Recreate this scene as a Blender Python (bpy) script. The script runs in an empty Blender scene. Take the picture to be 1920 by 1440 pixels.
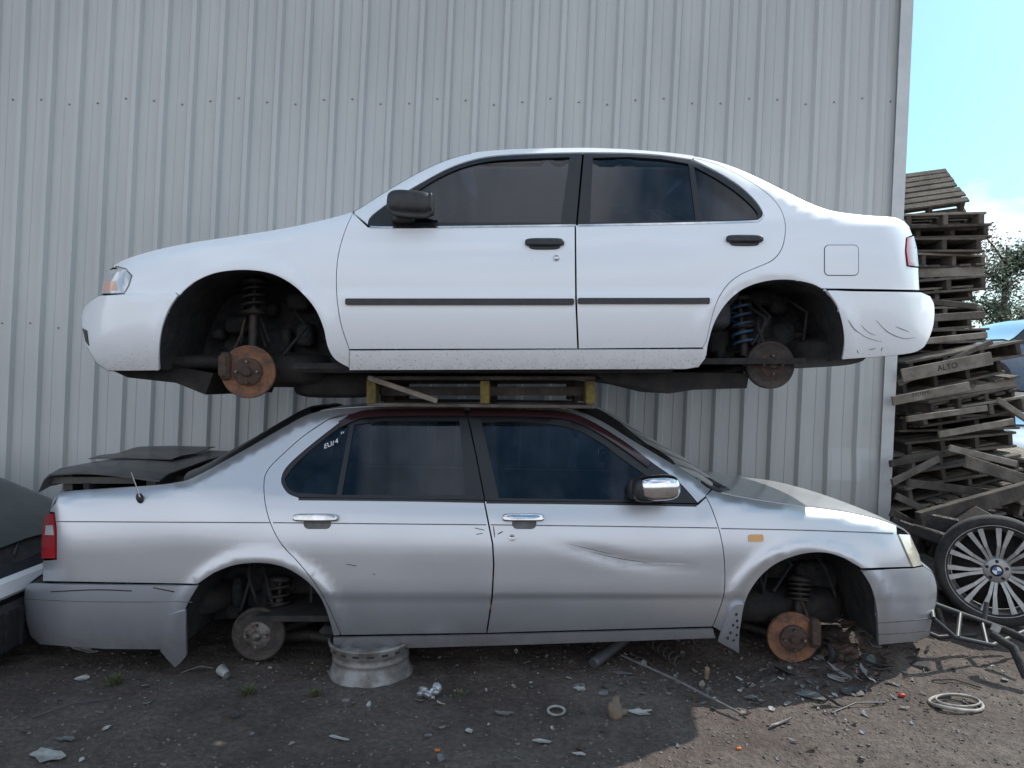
import bpy, bmesh, math, random
import numpy as np
from mathutils import Vector, Matrix, noise
from mathutils.geometry import delaunay_2d_cdt
R=math.radians; PI=math.pi
random.seed(7)
C=bpy.context.scene.collection
F=1371.0; HC=1.5
def W(u,v,Y): return Vector(((u-960)*Y/F, Y, HC-(v-720)*Y/F))

# ------------------------------------------------------------ materials
def newmat(name):
    m=bpy.data.materials.new(name); m.use_nodes=True
    nt=m.node_tree; b=nt.nodes['Principled BSDF']; return m,nt,b
def M(name,c1,c2=None,scale=6,rough=.6,metal=0,coat=0,bump=0,bscale=None,lo=.4,hi=.62,detail=8,rvar=0,spec=.5):
    m,nt,b=newmat(name); N=nt.nodes; L=nt.links
    b.inputs['Base Color'].default_value=(*c1,1); b.inputs['Roughness'].default_value=rough
    b.inputs['Metallic'].default_value=metal; b.inputs['Coat Weight'].default_value=coat
    b.inputs['Coat Roughness'].default_value=.06
    b.inputs['Specular IOR Level'].default_value=spec
    tc=N.new('ShaderNodeTexCoord')
    if c2 is not None:
        n=N.new('ShaderNodeTexNoise'); n.inputs['Scale'].default_value=scale; n.inputs['Detail'].default_value=detail; n.inputs['Roughness'].default_value=.65
        L.new(tc.outputs['Object'],n.inputs['Vector'])
        r=N.new('ShaderNodeValToRGB'); r.color_ramp.elements[0].position=lo; r.color_ramp.elements[1].position=hi
        r.color_ramp.elements[0].color=(*c1,1); r.color_ramp.elements[1].color=(*c2,1)
        L.new(n.outputs['Fac'],r.inputs['Fac']); L.new(r.outputs['Color'],b.inputs['Base Color'])
    if bump:
        n2=N.new('ShaderNodeTexNoise'); n2.inputs['Scale'].default_value=bscale or scale*4; n2.inputs['Detail'].default_value=8
        L.new(tc.outputs['Object'],n2.inputs['Vector'])
        bp=N.new('ShaderNodeBump'); bp.inputs['Strength'].default_value=bump; bp.inputs['Distance'].default_value=.02
        L.new(n2.outputs['Fac'],bp.inputs['Height']); L.new(bp.outputs['Normal'],b.inputs['Normal'])
    return m
def paint(name,col,metal,rough,dirt,zlo,zhi,amt,speck=.73):
    """car paint: base, faint film of dust low down, sparse fine specks"""
    m,nt,b=newmat(name); N=nt.nodes; L=nt.links
    tc=N.new('ShaderNodeTexCoord'); sp=N.new('ShaderNodeSeparateXYZ'); L.new(tc.outputs['Object'],sp.inputs[0])
    mr=N.new('ShaderNodeMapRange'); mr.inputs['From Min'].default_value=zlo; mr.inputs['From Max'].default_value=zhi
    mr.inputs['To Min'].default_value=1; mr.inputs['To Max'].default_value=0; L.new(sp.outputs['Z'],mr.inputs['Value'])
    def nz(sc,d,ro):
        n=N.new('ShaderNodeTexNoise'); n.inputs['Scale'].default_value=sc; n.inputs['Detail'].default_value=d; n.inputs['Roughness'].default_value=ro; L.new(tc.outputs['Object'],n.inputs['Vector']); return n
    n=nz(120,6,.6); n3=nz(2.4,6,.55); n4=nz(14,8,.6)
    a=N.new('ShaderNodeMath'); a.operation='MULTIPLY_ADD'; L.new(mr.outputs[0],a.inputs[0]); a.inputs[1].default_value=.15; L.new(n.outputs['Fac'],a.inputs[2])
    ra=N.new('ShaderNodeMapRange'); ra.inputs['From Min'].default_value=speck; ra.inputs['From Max'].default_value=speck+.07; ra.inputs['To Max'].default_value=amt
    L.new(a.outputs[0],ra.inputs['Value'])
    f=N.new('ShaderNodeMath'); f.operation='POWER'; L.new(mr.outputs[0],f.inputs[0]); f.inputs[1].default_value=2.2
    f2=N.new('ShaderNodeMath'); f2.operation='MULTIPLY'; L.new(f.outputs[0],f2.inputs[0]); L.new(n4.outputs['Fac'],f2.inputs[1])
    f3=N.new('ShaderNodeMath'); f3.operation='MULTIPLY'; L.new(f2.outputs[0],f3.inputs[0]); f3.inputs[1].default_value=.6
    mxx=N.new('ShaderNodeMath'); mxx.operation='MAXIMUM'; L.new(ra.outputs[0],mxx.inputs[0]); L.new(f3.outputs[0],mxx.inputs[1])
    mx=N.new('ShaderNodeMixRGB'); mx.inputs[1].default_value=(*col,1); mx.inputs[2].default_value=(*dirt,1)
    L.new(mxx.outputs[0],mx.inputs[0]); L.new(mx.outputs[0],b.inputs['Base Color'])
    rr=N.new('ShaderNodeMapRange'); rr.inputs['To Min'].default_value=rough-.06; rr.inputs['To Max'].default_value=rough+.12; L.new(n3.outputs['Fac'],rr.inputs['Value']); L.new(rr.outputs[0],b.inputs['Roughness'])
    b.inputs['Metallic'].default_value=metal; b.inputs['Coat Weight'].default_value=.6; b.inputs['Coat Roughness'].default_value=.10
    bp=N.new('ShaderNodeBump'); bp.inputs['Strength'].default_value=.06; bp.inputs['Distance'].default_value=.05
    L.new(n3.outputs['Fac'],bp.inputs['Height']); L.new(bp.outputs['Normal'],b.inputs['Normal'])
    return m
def glassmat(name,tint,refl=1.0,rough=.02,ior=1.5,dust=.10):
    m=bpy.data.materials.new(name); m.use_nodes=True; nt=m.node_tree; N=nt.nodes; L=nt.links; N.clear()
    o=N.new('ShaderNodeOutputMaterial'); t=N.new('ShaderNodeBsdfTransparent'); t.inputs[0].default_value=(*tint,1)
    g=N.new('ShaderNodeBsdfGlossy'); g.inputs['Roughness'].default_value=rough; g.inputs[0].default_value=(refl,refl,refl,1)
    f=N.new('ShaderNodeFresnel'); f.inputs[0].default_value=ior
    df=N.new('ShaderNodeBsdfDiffuse'); df.inputs[0].default_value=(.25,.27,.3,1)
    tc=N.new('ShaderNodeTexCoord')
    n=N.new('ShaderNodeTexNoise'); n.inputs['Scale'].default_value=5; n.inputs['Detail'].default_value=8; L.new(tc.outputs['Object'],n.inputs['Vector'])
    mr=N.new('ShaderNodeMapRange'); mr.inputs['From Min'].default_value=.4; mr.inputs['From Max'].default_value=.9; mr.inputs['To Max'].default_value=dust
    L.new(n.outputs['Fac'],mr.inputs['Value'])
    m1=N.new('ShaderNodeMixShader'); L.new(mr.outputs[0],m1.inputs[0]); L.new(t.outputs[0],m1.inputs[1]); L.new(df.outputs[0],m1.inputs[2])
    m2=N.new('ShaderNodeMixShader'); L.new(f.outputs[0],m2.inputs[0]); L.new(m1.outputs[0],m2.inputs[1]); L.new(g.outputs[0],m2.inputs[2])
    L.new(m2.outputs[0],o.inputs[0]); return m

white=paint('white_paint',(.84,.86,.89),0,.30,(.20,.15,.11),.02,.26,.7,.69)
silver=paint('silver_paint',(.53,.545,.575),.70,.34,(.15,.12,.10),.18,.50,.45,.72)
silverlow=paint('silver_lower_paint',(.45,.47,.51),.65,.40,(.15,.12,.10),.15,.5,.5,.72)
dark=M('underside_black',(.014,.014,.016),(.034,.03,.027),9,.85,bump=.4)
liner=M('arch_liner_grime',(.014,.017,.021),(.042,.04,.038),12,.85,bump=.6)
blk=M('black_plastic',(.018,.018,.02),(.03,.03,.032),20,.45)
blktrim=M('window_trim_black',(.012,.012,.014),None,rough=.3)
maroon=M('tinted_visor',(.032,.014,.016),None,rough=.2,coat=.3)
chrome=M('chrome',(.75,.76,.78),(.5,.5,.5),8,.12,metal=1)
rust=M('rust_orange',(.24,.11,.058),(.10,.06,.045),14,.85,bump=.5,bscale=60)
rustdk=M('rust_dark',(.055,.04,.032),(.10,.062,.045),18,.85,bump=.6,bscale=50,metal=.1)
drumm=M('brake_drum_grime',(.04,.034,.032),(.075,.06,.052),20,.8,bump=.5,bscale=60,metal=.1)
steel=M('worn_steel',(.20,.19,.18),(.08,.06,.05),16,.55,metal=.6,bump=.3,bscale=60)
rimsteel=M('dusty_rim_steel',(.29,.285,.275),(.13,.118,.108),9,.65,metal=.3,bump=.25,bscale=40)
dksteel=M('dark_steel',(.03,.03,.033),(.06,.047,.04),14,.6,metal=.4,bump=.3)
bluecoil=M('blue_coil',(.04,.11,.22),(.03,.04,.05),10,.6)
glass_w=glassmat('tinted_glass',(.17,.20,.25),ior=1.5,dust=.05)
glass_s=glassmat('blue_tinted_glass',(.50,.56,.64),ior=1.42)
fabric=M('seat_fabric',(.06,.065,.075),(.09,.095,.11),30,.9)
glass_g=M('dark_green_glass',(.034,.047,.046),(.06,.074,.072),3,.3,spec=.35)
redlens=M('red_lens',(.42,.02,.025),(.3,.015,.02),8,.15,coat=1)
whlens=M('clear_lens',(.68,.68,.66),(.5,.52,.55),9,.12,coat=1,metal=.3)
yellens=M('yellowed_lens',(.62,.58,.44),(.75,.74,.68),9,.15,coat=1,metal=.2)
amber=M('amber_lens',(.55,.26,.04),None,rough=.2,coat=1)
amberlite=M('pale_orange_lens',(.75,.40,.28),None,rough=.2,coat=1)
wood=[M('weathered_wood_a',(.075,.062,.052),(.15,.13,.11),5,.9,bump=.4,bscale=40),
      M('weathered_wood_b',(.04,.033,.028),(.09,.075,.062),6,.9,bump=.4,bscale=40),
      M('weathered_wood_c',(.16,.138,.11),(.27,.24,.20),5,.9,bump=.4,bscale=40)]
yelwood=M('yellow_painted_wood',(.19,.15,.035),(.07,.055,.03),14,.85,bump=.3)
freshwood=M('splintered_wood',(.30,.22,.13),(.16,.12,.08),9,.85,bump=.3)
rubber=M('tyre_rubber',(.018,.018,.019),(.04,.038,.036),12,.85,bump=.2)
alloy=M('alloy_grey',(.42,.42,.415),(.28,.275,.27),7,.42,metal=.6)
bm_blue=M('emblem_blue',(.03,.12,.35),None,rough=.3)
bm_white=M('emblem_white',(.8,.8,.8),None,rough=.3)
pale=M('pale_plastic',(.38,.375,.36),(.2,.19,.175),12,.6)
greyp=M('grey_plastic',(.15,.15,.155),(.08,.076,.07),12,.7)
dkgrey=M('charcoal_panel',(.045,.046,.05),(.08,.075,.07),6,.5,coat=.2)
redp=M('red_plastic',(.4,.03,.02),None,rough=.5)
orangep=M('orange_plastic',(.5,.14,.03),None,rough=.5)
inkw=M('white_marker',(.8,.8,.8),None,rough=.6)
inkb=M('stencil_ink',(.02,.02,.03),None,rough=.8)
foil=M('crumpled_foil',(.55,.55,.55),(.3,.3,.3),20,.3,metal=.8)
weedm=M('weed_green',(.06,.085,.03),(.11,.10,.045),20,.8)
scuffhl=M('scuff_highlight',(.54,.55,.57),(.42,.43,.45),20,.5)  # pale tone for door scuffs and the dent's painted highlights

# ------------------------------------------------------------ mesh builder
class MB:
    def __init__(s): s.v=[]; s.n=[]; s.f=[]; s.m=[]; s.s=[]
    def add(s,vs,fs,ns=None,m=0,smooth=True):
        o=len(s.v); s.v+= [Vector(x) for x in vs]
        s.n+= [Vector(x) for x in ns] if ns else [Vector((0,0,0))]*len(vs)
        for f in fs: s.f.append([i+o for i in f]); s.m.append(m); s.s.append(smooth)
        return s
    def mirrored(s,yc):
        r=MB(); r.v=[Vector((p.x,2*yc-p.y,p.z)) for p in s.v]; r.n=[Vector((p.x,-p.y,p.z)) for p in s.n]
        r.f=[list(reversed(f)) for f in s.f]; r.m=list(s.m); r.s=list(s.s); return r
    def join(s,o):
        k=len(s.v); s.v+=o.v; s.n+=o.n; s.f+=[[i+k for i in f] for f in o.f]; s.m+=o.m; s.s+=o.s; return s
    def box(s,c,size,rot=None,m=0,bev=0):
        x,y,z=[q/2 for q in size]; c=Vector(c)
        b=min(bev,x*.9,y*.9,z*.9)
        if b<=0:
            vs=[Vector((i*x,j*y,k*z)) for i in(-1,1) for j in(-1,1) for k in(-1,1)]
            fs=[(0,1,3,2),(4,6,7,5),(0,4,5,1),(2,3,7,6),(0,2,6,4),(1,5,7,3)]
        else:
            bm=bmesh.new(); bmesh.ops.create_cube(bm,size=1)
            for q in bm.verts: q.co=Vector((q.co.x*2*x,q.co.y*2*y,q.co.z*2*z))
            bmesh.ops.bevel(bm,geom=bm.edges[:],offset=b,segments=1,affect='EDGES',profile=.5)
            bm.verts.index_update(); vs=[q.co.copy() for q in bm.verts]; fs=[[q.index for q in f.verts] for f in bm.faces]; bm.free()
        if rot is not None: vs=[rot@p for p in vs]
        return s.add([p+c for p in vs],fs,m=m,smooth=False)
    def tube(s,path,r,n=10,m=0,cap=True):
        path=[Vector(p) for p in path]; rs=r if isinstance(r,(list,tuple)) else [r]*len(path)
        vs=[];fs=[]; up=None
        for i,p in enumerate(path):
            d=(path[min(i+1,len(path)-1)]-path[max(i-1,0)])
            if d.length<1e-9: d=Vector((0,0,1))
            d.normalize()
            if up is None: up=Vector((0,0,1)) if abs(d.z)<.9 else Vector((1,0,0))
            a=d.cross(up).normalized(); b=a.cross(d).normalized(); up=b
            for k in range(n):
                t=2*PI*k/n; vs.append(p+rs[i]*(math.cos(t)*a+math.sin(t)*b))
        for i in range(len(path)-1):
            for k in range(n):
                k2=(k+1)%n; fs.append((i*n+k,i*n+k2,(i+1)*n+k2,(i+1)*n+k))
        s.add(vs,fs,m=m)
        if cap:
            s.add(vs[:n],[list(range(n))],m=m,smooth=False); s.add(vs[-n:],[list(reversed(range(n)))],m=m,smooth=False)
        return s
    def coil(s,p0,p1,rad,wire,turns,m=0):
        p0=Vector(p0);p1=Vector(p1);d=(p1-p0);a=d.normalized();x=a.orthogonal().normalized();y=a.cross(x)
        n=int(turns*14); path=[p0+d*i/n+rad*(math.cos(2*PI*turns*i/n)*x+math.sin(2*PI*turns*i/n)*y) for i in range(n+1)]
        return s.tube(path,wire,7,m)
    def lathe(s,o,axis,prof,n=40,m=0,smooth=True,closed=False):
        o=Vector(o);a=Vector(axis).normalized();x=a.orthogonal().normalized();y=a.cross(x); vs=[];fs=[]
        for r,h in prof:
            for k in range(n):
                t=2*PI*k/n; vs.append(o+a*h+r*(math.cos(t)*x+math.sin(t)*y))
        K=len(prof)
        for i in range(K-1+(1 if closed else 0)):
            j=(i+1)%K
            for k in range(n):
                k2=(k+1)%n; fs.append((i*n+k,i*n+k2,j*n+k2,j*n+k))
        return s.add(vs,fs,m=m,smooth=smooth)
    def blob(s,c,size,e=.5,rot=None,m=0,nu=22,nv=14):
        c=Vector(c); sg=lambda w,q:(abs(w)**q)*(1 if w>=0 else -1); vs=[];fs=[]
        for j in range(nv+1):
            ph=-PI/2+PI*j/nv
            for i in range(nu):
                th=2*PI*i/nu
                p=Vector((size[0]/2*sg(math.cos(ph),e)*sg(math.cos(th),e),size[1]/2*sg(math.cos(ph),e)*sg(math.sin(th),e),size[2]/2*sg(math.sin(ph),e)))
                if rot is not None: p=rot@p
                vs.append(c+p)
        for j in range(nv):
            for i in range(nu):
                i2=(i+1)%nu; fs.append((j*nu+i,j*nu+i2,(j+1)*nu+i2,(j+1)*nu+i))
        return s.add(vs,fs,m=m)
    def grid(s,rows,m=0,flip=False,smooth=True,mf=None):
        n=len(rows[0]); vs=[p for r in rows for p in r]; fs=[]; ms=[]
        for i in range(len(rows)-1):
            for k in range(n-1):
                f=(i*n+k,i*n+k+1,(i+1)*n+k+1,(i+1)*n+k); fs.append(f[::-1] if flip else f); ms.append(mf(i,k) if mf else m)
        q=len(s.m); s.add(vs,fs,m=m,smooth=smooth); s.m[q:]=ms; return s
    def prism(s,pts,off,m=0):
        pts=[Vector(p) for p in pts]; off=Vector(off); n=len(pts)
        s.add(pts+[p+off for p in pts],[list(range(n)),list(range(2*n-1,n-1,-1))]+[(i,(i+1)%n,(i+1)%n+n,i+n) for i in range(n)],m=m,smooth=False); return s
    def build(s,name,mats,parent=None,label=None):
        me=bpy.data.meshes.new(name); off=wloc(parent)
        me.from_pydata([tuple(p-off) for p in s.v],[],s.f)
        if not isinstance(mats,(list,tuple)): mats=[mats]
        for q in mats: me.materials.append(q)
        me.polygons.foreach_set('material_index',[min(i,len(mats)-1) for i in s.m])
        me.polygons.foreach_set('use_smooth',s.s)
        me.update()
        if any(q.length>0 for q in s.n): me.normals_split_custom_set_from_vertices([tuple(q) for q in s.n])
        o=bpy.data.objects.new(name,me); C.objects.link(o)
        if parent: o.parent=parent
        if label: o['label']=label
        return o
def wloc(o):
    p=Vector((0,0,0))
    while o: p=p+o.location; o=o.parent
    return p
def thing(name,label,cat,loc=(0,0,0),group=None):
    o=bpy.data.objects.new(name,None); C.objects.link(o); o.location=loc; o.empty_display_size=.2
    o['label']=label; o['category']=cat
    if group: o['group']=group
    return o
def tag(o,label,cat,group=None,kind=None):
    if label: o['label']=label
    if cat: o['category']=cat
    if group: o['group']=group
    if kind: o['kind']=kind
    return o
def dup(root,loc,rot,label=None,group=None):
    r=root.copy(); C.objects.link(r); r.location=loc; r.rotation_euler=rot
    if label: r['label']=label
    if group: r['group']=group
    for ch in list(root.children):
        c=ch.copy(); C.objects.link(c); c.parent=r
        for g in ch.children:
            d=g.copy(); C.objects.link(d); d.parent=c
    return r
def text(s,size,mat,name,parent,mx,depth=.0005,shear=0):
    cu=bpy.data.curves.new(name,'FONT'); cu.body=s; cu.size=size; cu.extrude=depth; cu.align_x='CENTER'; cu.align_y='CENTER'; cu.shear=shear
    t=bpy.data.objects.new('tmp',cu); C.objects.link(t); dg=bpy.context.evaluated_depsgraph_get()
    me=bpy.data.meshes.new_from_object(t.evaluated_get(dg)); bpy.data.objects.remove(t)
    me.transform(Matrix.Translation(-wloc(parent))@mx); me.materials.clear(); me.materials.append(mat)
    o=bpy.data.objects.new(name,me); C.objects.link(o); o.parent=parent; return o

# ------------------------------------------------------------ curves
def pchip(pts):
    xs=[p[0] for p in pts]; ys=[p[1] for p in pts]; n=len(xs)
    d=[(ys[i+1]-ys[i])/(xs[i+1]-xs[i]) for i in range(n-1)]
    m=[d[0]]+[0 if d[i-1]*d[i]<=0 else 2*d[i-1]*d[i]/(d[i-1]+d[i]) for i in range(1,n-1)]+[d[-1]]
    def f(x):
        if x<=xs[0]: return ys[0]
        if x>=xs[-1]: return ys[-1]
        i=0
        while xs[i+1]<x: i+=1
        h=xs[i+1]-xs[i]; t=(x-xs[i])/h
        return (2*t**3-3*t*t+1)*ys[i]+(t**3-2*t*t+t)*h*m[i]+(-2*t**3+3*t*t)*ys[i+1]+(t**3-t*t)*h*m[i+1]
    return f
def sm(pts,n=5):
    out=[]; P=[pts[0]]+list(pts)+[pts[-1]]
    for i in range(1,len(P)-2):
        a,b,c,d=P[i-1],P[i],P[i+1],P[i+2]
        for k in range(n):
            t=k/n
            out.append(tuple(.5*((2*b[q])+(-a[q]+c[q])*t+(2*a[q]-5*b[q]+4*c[q]-d[q])*t*t+(-a[q]+3*b[q]-3*c[q]+d[q])*t**3) for q in (0,1)))
    out.append(tuple(pts[-1])); return out
def dens(poly,L=10,closed=True):
    out=[]; n=len(poly)
    for i in range(n if closed else n-1):
        a=poly[i]; b=poly[(i+1)%n]; l=math.hypot(b[0]-a[0],b[1]-a[1])
        if l<.3: continue
        k=max(1,int(math.ceil(l/L)))
        for q in range(k): out.append((a[0]+(b[0]-a[0])*q/k,a[1]+(b[1]-a[1])*q/k))
    return out
def inset(poly,g):
    if g==0: return poly
    n=len(poly); A=sum(poly[i][0]*poly[(i+1)%n][1]-poly[(i+1)%n][0]*poly[i][1] for i in range(n)); sg=1 if A>0 else -1
    out=[]
    for i in range(n):
        a,b,c=poly[i-1],poly[i],poly[(i+1)%n]
        n1=Vector((-(b[1]-a[1]),b[0]-a[0])); n2=Vector((-(c[1]-b[1]),c[0]-b[0]))
        q=(n1.normalized()+n2.normalized())
        if q.length<.2: q=n1.normalized()
        q.normalize(); out.append((b[0]+sg*g*q.x,b[1]+sg*g*q.y))
    return out
def inside(px,py,poly):
    c=np.zeros(px.shape,bool); n=len(poly)
    for i in range(n):
        x1,y1=poly[i]; x2,y2=poly[(i+1)%n]
        if y1==y2: continue
        cond=((y1>py)!=(y2>py))&(px<(x2-x1)*(py-y1)/(y2-y1)+x1); c^=cond
    return c
def line(f,u0,u1,step=10):
    n=max(2,int(abs(u1-u0)/step)); return [(u0+(u1-u0)*i/n,f(u0+(u1-u0)*i/n)) for i in range(n+1)]
def sstep(x,a,b):
    t=min(1,max(0,(x-a)/(b-a))); return t*t*(3-2*t)

# ------------------------------------------------------------ car surface
class Car:
    def __init__(s,Y0,yc,top,belt,sill,uL,uR,arches,creases,dents=()):
        s.Y0=Y0;s.yc=yc;s.top=pchip(top);s.belt=pchip(belt);s.sill=sill;s.uL=uL;s.uR=uR;s.arches=arches;s.creases=creases;s.dents=dents
    def d(s,u,v):
        d=0
        for e in (max(0,u-s.uL),max(0,s.uR-u)):
            d+=.05*max(0,1-e/420)**2+.24*max(0,1-e/100)**2.6
        vb=s.belt(u); vt=s.top(u)
        t=(v-vb)/(s.sill-vb)
        if t>=0:
            if t<.4: d+=.07*(1-t/.4)**2
            if t>.55: d+=.075*min(1.3,(t-.55)/.45)**2
        else:
            d+=.07+(vb-v)*.00150
        d+=.05*max(0,1-max(0,v-vt)/20)**2
        for cx,cy,rr in s.arches:
            r=math.hypot(u-cx,v-cy); d-=.014*math.exp(-((r-rr)/14)**2)
        for vc,h in s.creases:
            d+=h*sstep(v,vc-3,vc+3)
        for (a,b,ra,rb,h,an) in s.dents:
            x=(u-a)*math.cos(an)+(v-b)*math.sin(an); y=-(u-a)*math.sin(an)+(v-b)*math.cos(an)
            d+=h*math.exp(-(x/ra)**2-(y/rb)**2)
        return d
    def P(s,u,v): return W(u,v,s.Y0+s.d(u,v))
    def N(s,u,v):
        a=s.P(u+1.5,v)-s.P(u-1.5,v); b=s.P(u,v+1.5)-s.P(u,v-1.5); n=-a.cross(b); n.normalize(); return n
    def mir(s,p): return Vector((p.x,2*s.yc-p.y,p.z))
    def panel(s,poly,holes=(),g=.75,off=0.0,th=.012,step=13,mi=(0,1),mb=None):
        mb=mb or MB(); loops=[inset(dens(poly),g)]+[inset(dens(h),-g if g else 0) for h in holes]
        pts=[];edges=[]
        for lp in loops:
            o=len(pts); pts+=lp; edges+=[(o+i,o+(i+1)%len(lp)) for i in range(len(lp))]
        B=np.array(pts); x0,y0=B.min(0); x1,y1=B.max(0)
        gx,gy=np.meshgrid(np.arange(x0+step/2,x1,step),np.arange(y0+step/2,y1,step)); gx=gx.ravel();gy=gy.ravel()
        if len(gx):
            k=inside(gx,gy,loops[0])
            for h in loops[1:]: k&=~inside(gx,gy,h)
            gx=gx[k];gy=gy[k]
            if len(gx):
                dm=np.min((gx[:,None]-B[None,:,0])**2+(gy[:,None]-B[None,:,1])**2,axis=1); k=dm>(step*.5)**2
                pts+=list(zip(gx[k].tolist(),gy[k].tolist()))
        res=delaunay_2d_cdt([Vector(p) for p in pts],edges,[],0,1e-5)
        V=[(q[0],q[1]) for q in res[0]]; Fc=res[2]
        cx=np.array([sum(V[i][0] for i in f)/3 for f in Fc]); cy=np.array([sum(V[i][1] for i in f)/3 for f in Fc])
        k=inside(cx,cy,loops[0])
        for h in loops[1:]: k&=~inside(cx,cy,h)
        Fc=[list(f) for f,q in zip(Fc,k) if q]
        FF=[]
        for f in Fc:
            a,b,c=[V[i] for i in f]
            ar=(b[0]-a[0])*(c[1]-a[1])-(c[0]-a[0])*(b[1]-a[1])
            if abs(ar)<1e-6: continue
            FF.append(f[::-1] if ar>0 else f)
        used=sorted({i for f in FF for i in f}); mp={i:j for j,i in enumerate(used)}
        FF=[[mp[i] for i in f] for f in FF]
        Nn=[s.N(*V[i]) for i in used]; Po=[s.P(*V[i])+Nn[j]*off for j,i in enumerate(used)]
        Pi=[p-n*th for p,n in zip(Po,Nn)]
        mb.add(Po,FF,Nn,mi[0])
        mb.add(Pi,[f[::-1] for f in FF],[-n for n in Nn],mi[1])
        ec={}
        for f in FF:
            for a,b in ((f[0],f[1]),(f[1],f[2]),(f[2],f[0])):
                if (b,a) in ec: del ec[(b,a)]
                else: ec[(a,b)]=1
        vs=[];fs=[]
        for a,b in ec:
            o=len(vs); vs+=[Po[a],Po[b],Pi[b],Pi[a]]; fs.append((o+1,o,o+3,o+2))
        mb.add(vs,fs,m=mi[0],smooth=False)
        return mb
    def strip(s,pts,hw,off=.002,th=.003,mb=None,mi=(0,0)):
        n=len(pts); A=[];Bq=[]
        for i in range(n):
            a=pts[max(0,i-1)];b=pts[min(n-1,i+1)]; t=Vector((b[0]-a[0],b[1]-a[1])).normalized(); q=Vector((-t.y,t.x))
            w=hw(i/(n-1)) if callable(hw) else hw
            A.append((pts[i][0]+q.x*w,pts[i][1]+q.y*w)); Bq.append((pts[i][0]-q.x*w,pts[i][1]-q.y*w))
        return s.panel(A+Bq[::-1],g=0,off=off,th=th,step=30,mi=mi,mb=mb)
    def loft(s,u0,u1,crown,p=2.4,step=14,K=18,dz=0.0,bow=0,mb=None,m=0,th=.01,top=None,ins=0):
        mb=mb or MB(); us=[q[0] for q in line(lambda x:0,u0,u1,step)]; rows=[];rows2=[]
        for u in us:
            v=(top or s.top)(u); a=s.P(u,v); b=s.mir(a); r=[];r2=[]
            for k in range(K+1):
                t=k/K; t=.5-.5*math.cos(PI*t) ; t=.6*t+.4*k/K
                sgn=2*t-1; sgn*= (1-ins); c=1-abs(sgn)**p
                q=Vector((a.x+bow*c, a.y+(b.y-a.y)*(sgn+1)/2, a.z+crown*c+dz)); r.append(q); r2.append(q-Vector((0,0,th)))
            rows.append(r);rows2.append(r2)
        mb.grid(rows,m=m,flip=(u1<u0)); mb.grid(rows2,m=1,flip=not(u1<u0))
        for k in (0,K):
            mb.grid([[r[k] for r in rows],[r[k] for r in rows2]],m=m)
        for i in (0,-1): mb.grid([rows[i],rows2[i]],m=m)
        return mb
    def cap(s,pts,b,dirx,K=16,mb=None,m=0,off=0,p=2.2,th=.01):
        mb=mb or MB(); rows=[];rows2=[]
        for (u,v) in dens(pts,8,False)+[pts[-1]]:
            a=s.P(u,v)+s.N(u,v)*off; c=s.mir(a); r=[]
            for k in range(K+1):
                t=k/K; q=2*t-1; r.append(Vector((a.x+dirx*b*(1-abs(q)**p),a.y+(c.y-a.y)*t,a.z)))
            rows.append(r); rows2.append([x-Vector((dirx*th,0,0)) for x in r])
        mb.grid(rows,m=m,flip=(dirx>0)); mb.grid(rows2,m=1,flip=(dirx<0)); return mb
def both(car,mb,name,mats,parent,label=None):
    a=mb.build(name,mats,parent,label); b=mb.mirrored(car.yc).build(name,mats,parent); return a,b
def rot_n(n):
    y=-Vector(n).normalized(); x=Vector((1,0,0)); x=(x-x.dot(y)*y).normalized(); z=x.cross(y); return Matrix((x,y,z)).transposed()
def rrect(u0,v0,u1,v1,r):
    out=[]
    for cx,cy,a in ((u1-r,v1-r,0),(u0+r,v1-r,90),(u0+r,v0+r,180),(u1-r,v0+r,270)):
        for k in range(5): out.append((cx+r*math.cos(R(a+k*22.5)),cy+r*math.sin(R(a+k*22.5))))
    return out
def arch_liner(car,arch,depth=.56):
    mb=MB(); near=[]
    for u,v in sm(arch,3):
        near.append(car.P(u,v)+Vector((0,.008,0)))
    c=sum(near,Vector())/len(near)
    rows=[near]
    for k,t in enumerate((.25,.5,.75,1)):
        rows.append([Vector((c.x+(p.x-c.x)*(1.03+.02*math.sin(3*k)),car.Y0+.03+depth*t,p.z+(.012 if p.z>c.z else 0)+.01*math.sin(i*.9+k))) for i,p in enumerate(near)])
    mb.grid(rows,flip=True)
    last=rows[-1]; cc=sum(last,Vector())/len(last); n=len(last)
    mb.add(last+[cc],[(i,i+1,n) for i in range(n-1)]+[(n-1,0,n)])
    z0=min(p.z for p in near); xa,xb=sorted((near[0].x,near[-1].x))
    for k in range(11):
        mb.blob((random.uniform(xa+.1,xb-.1),car.Y0+depth-.04,random.uniform(z0+.05,c.z+.12)),(random.uniform(.06,.2),.12,random.uniform(.05,.2)),.6,nu=12,nv=8)
    for k in range(4):
        p=Vector((c.x+random.uniform(-.22,.22),car.Y0+depth-.1,c.z+random.uniform(0,.15)))
        mb.tube([p,p+Vector((random.uniform(-.05,.1),-.12,-.1)),p+Vector((random.uniform(-.05,.1),-.1,-.25))],.009,6)
    return mb

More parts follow.
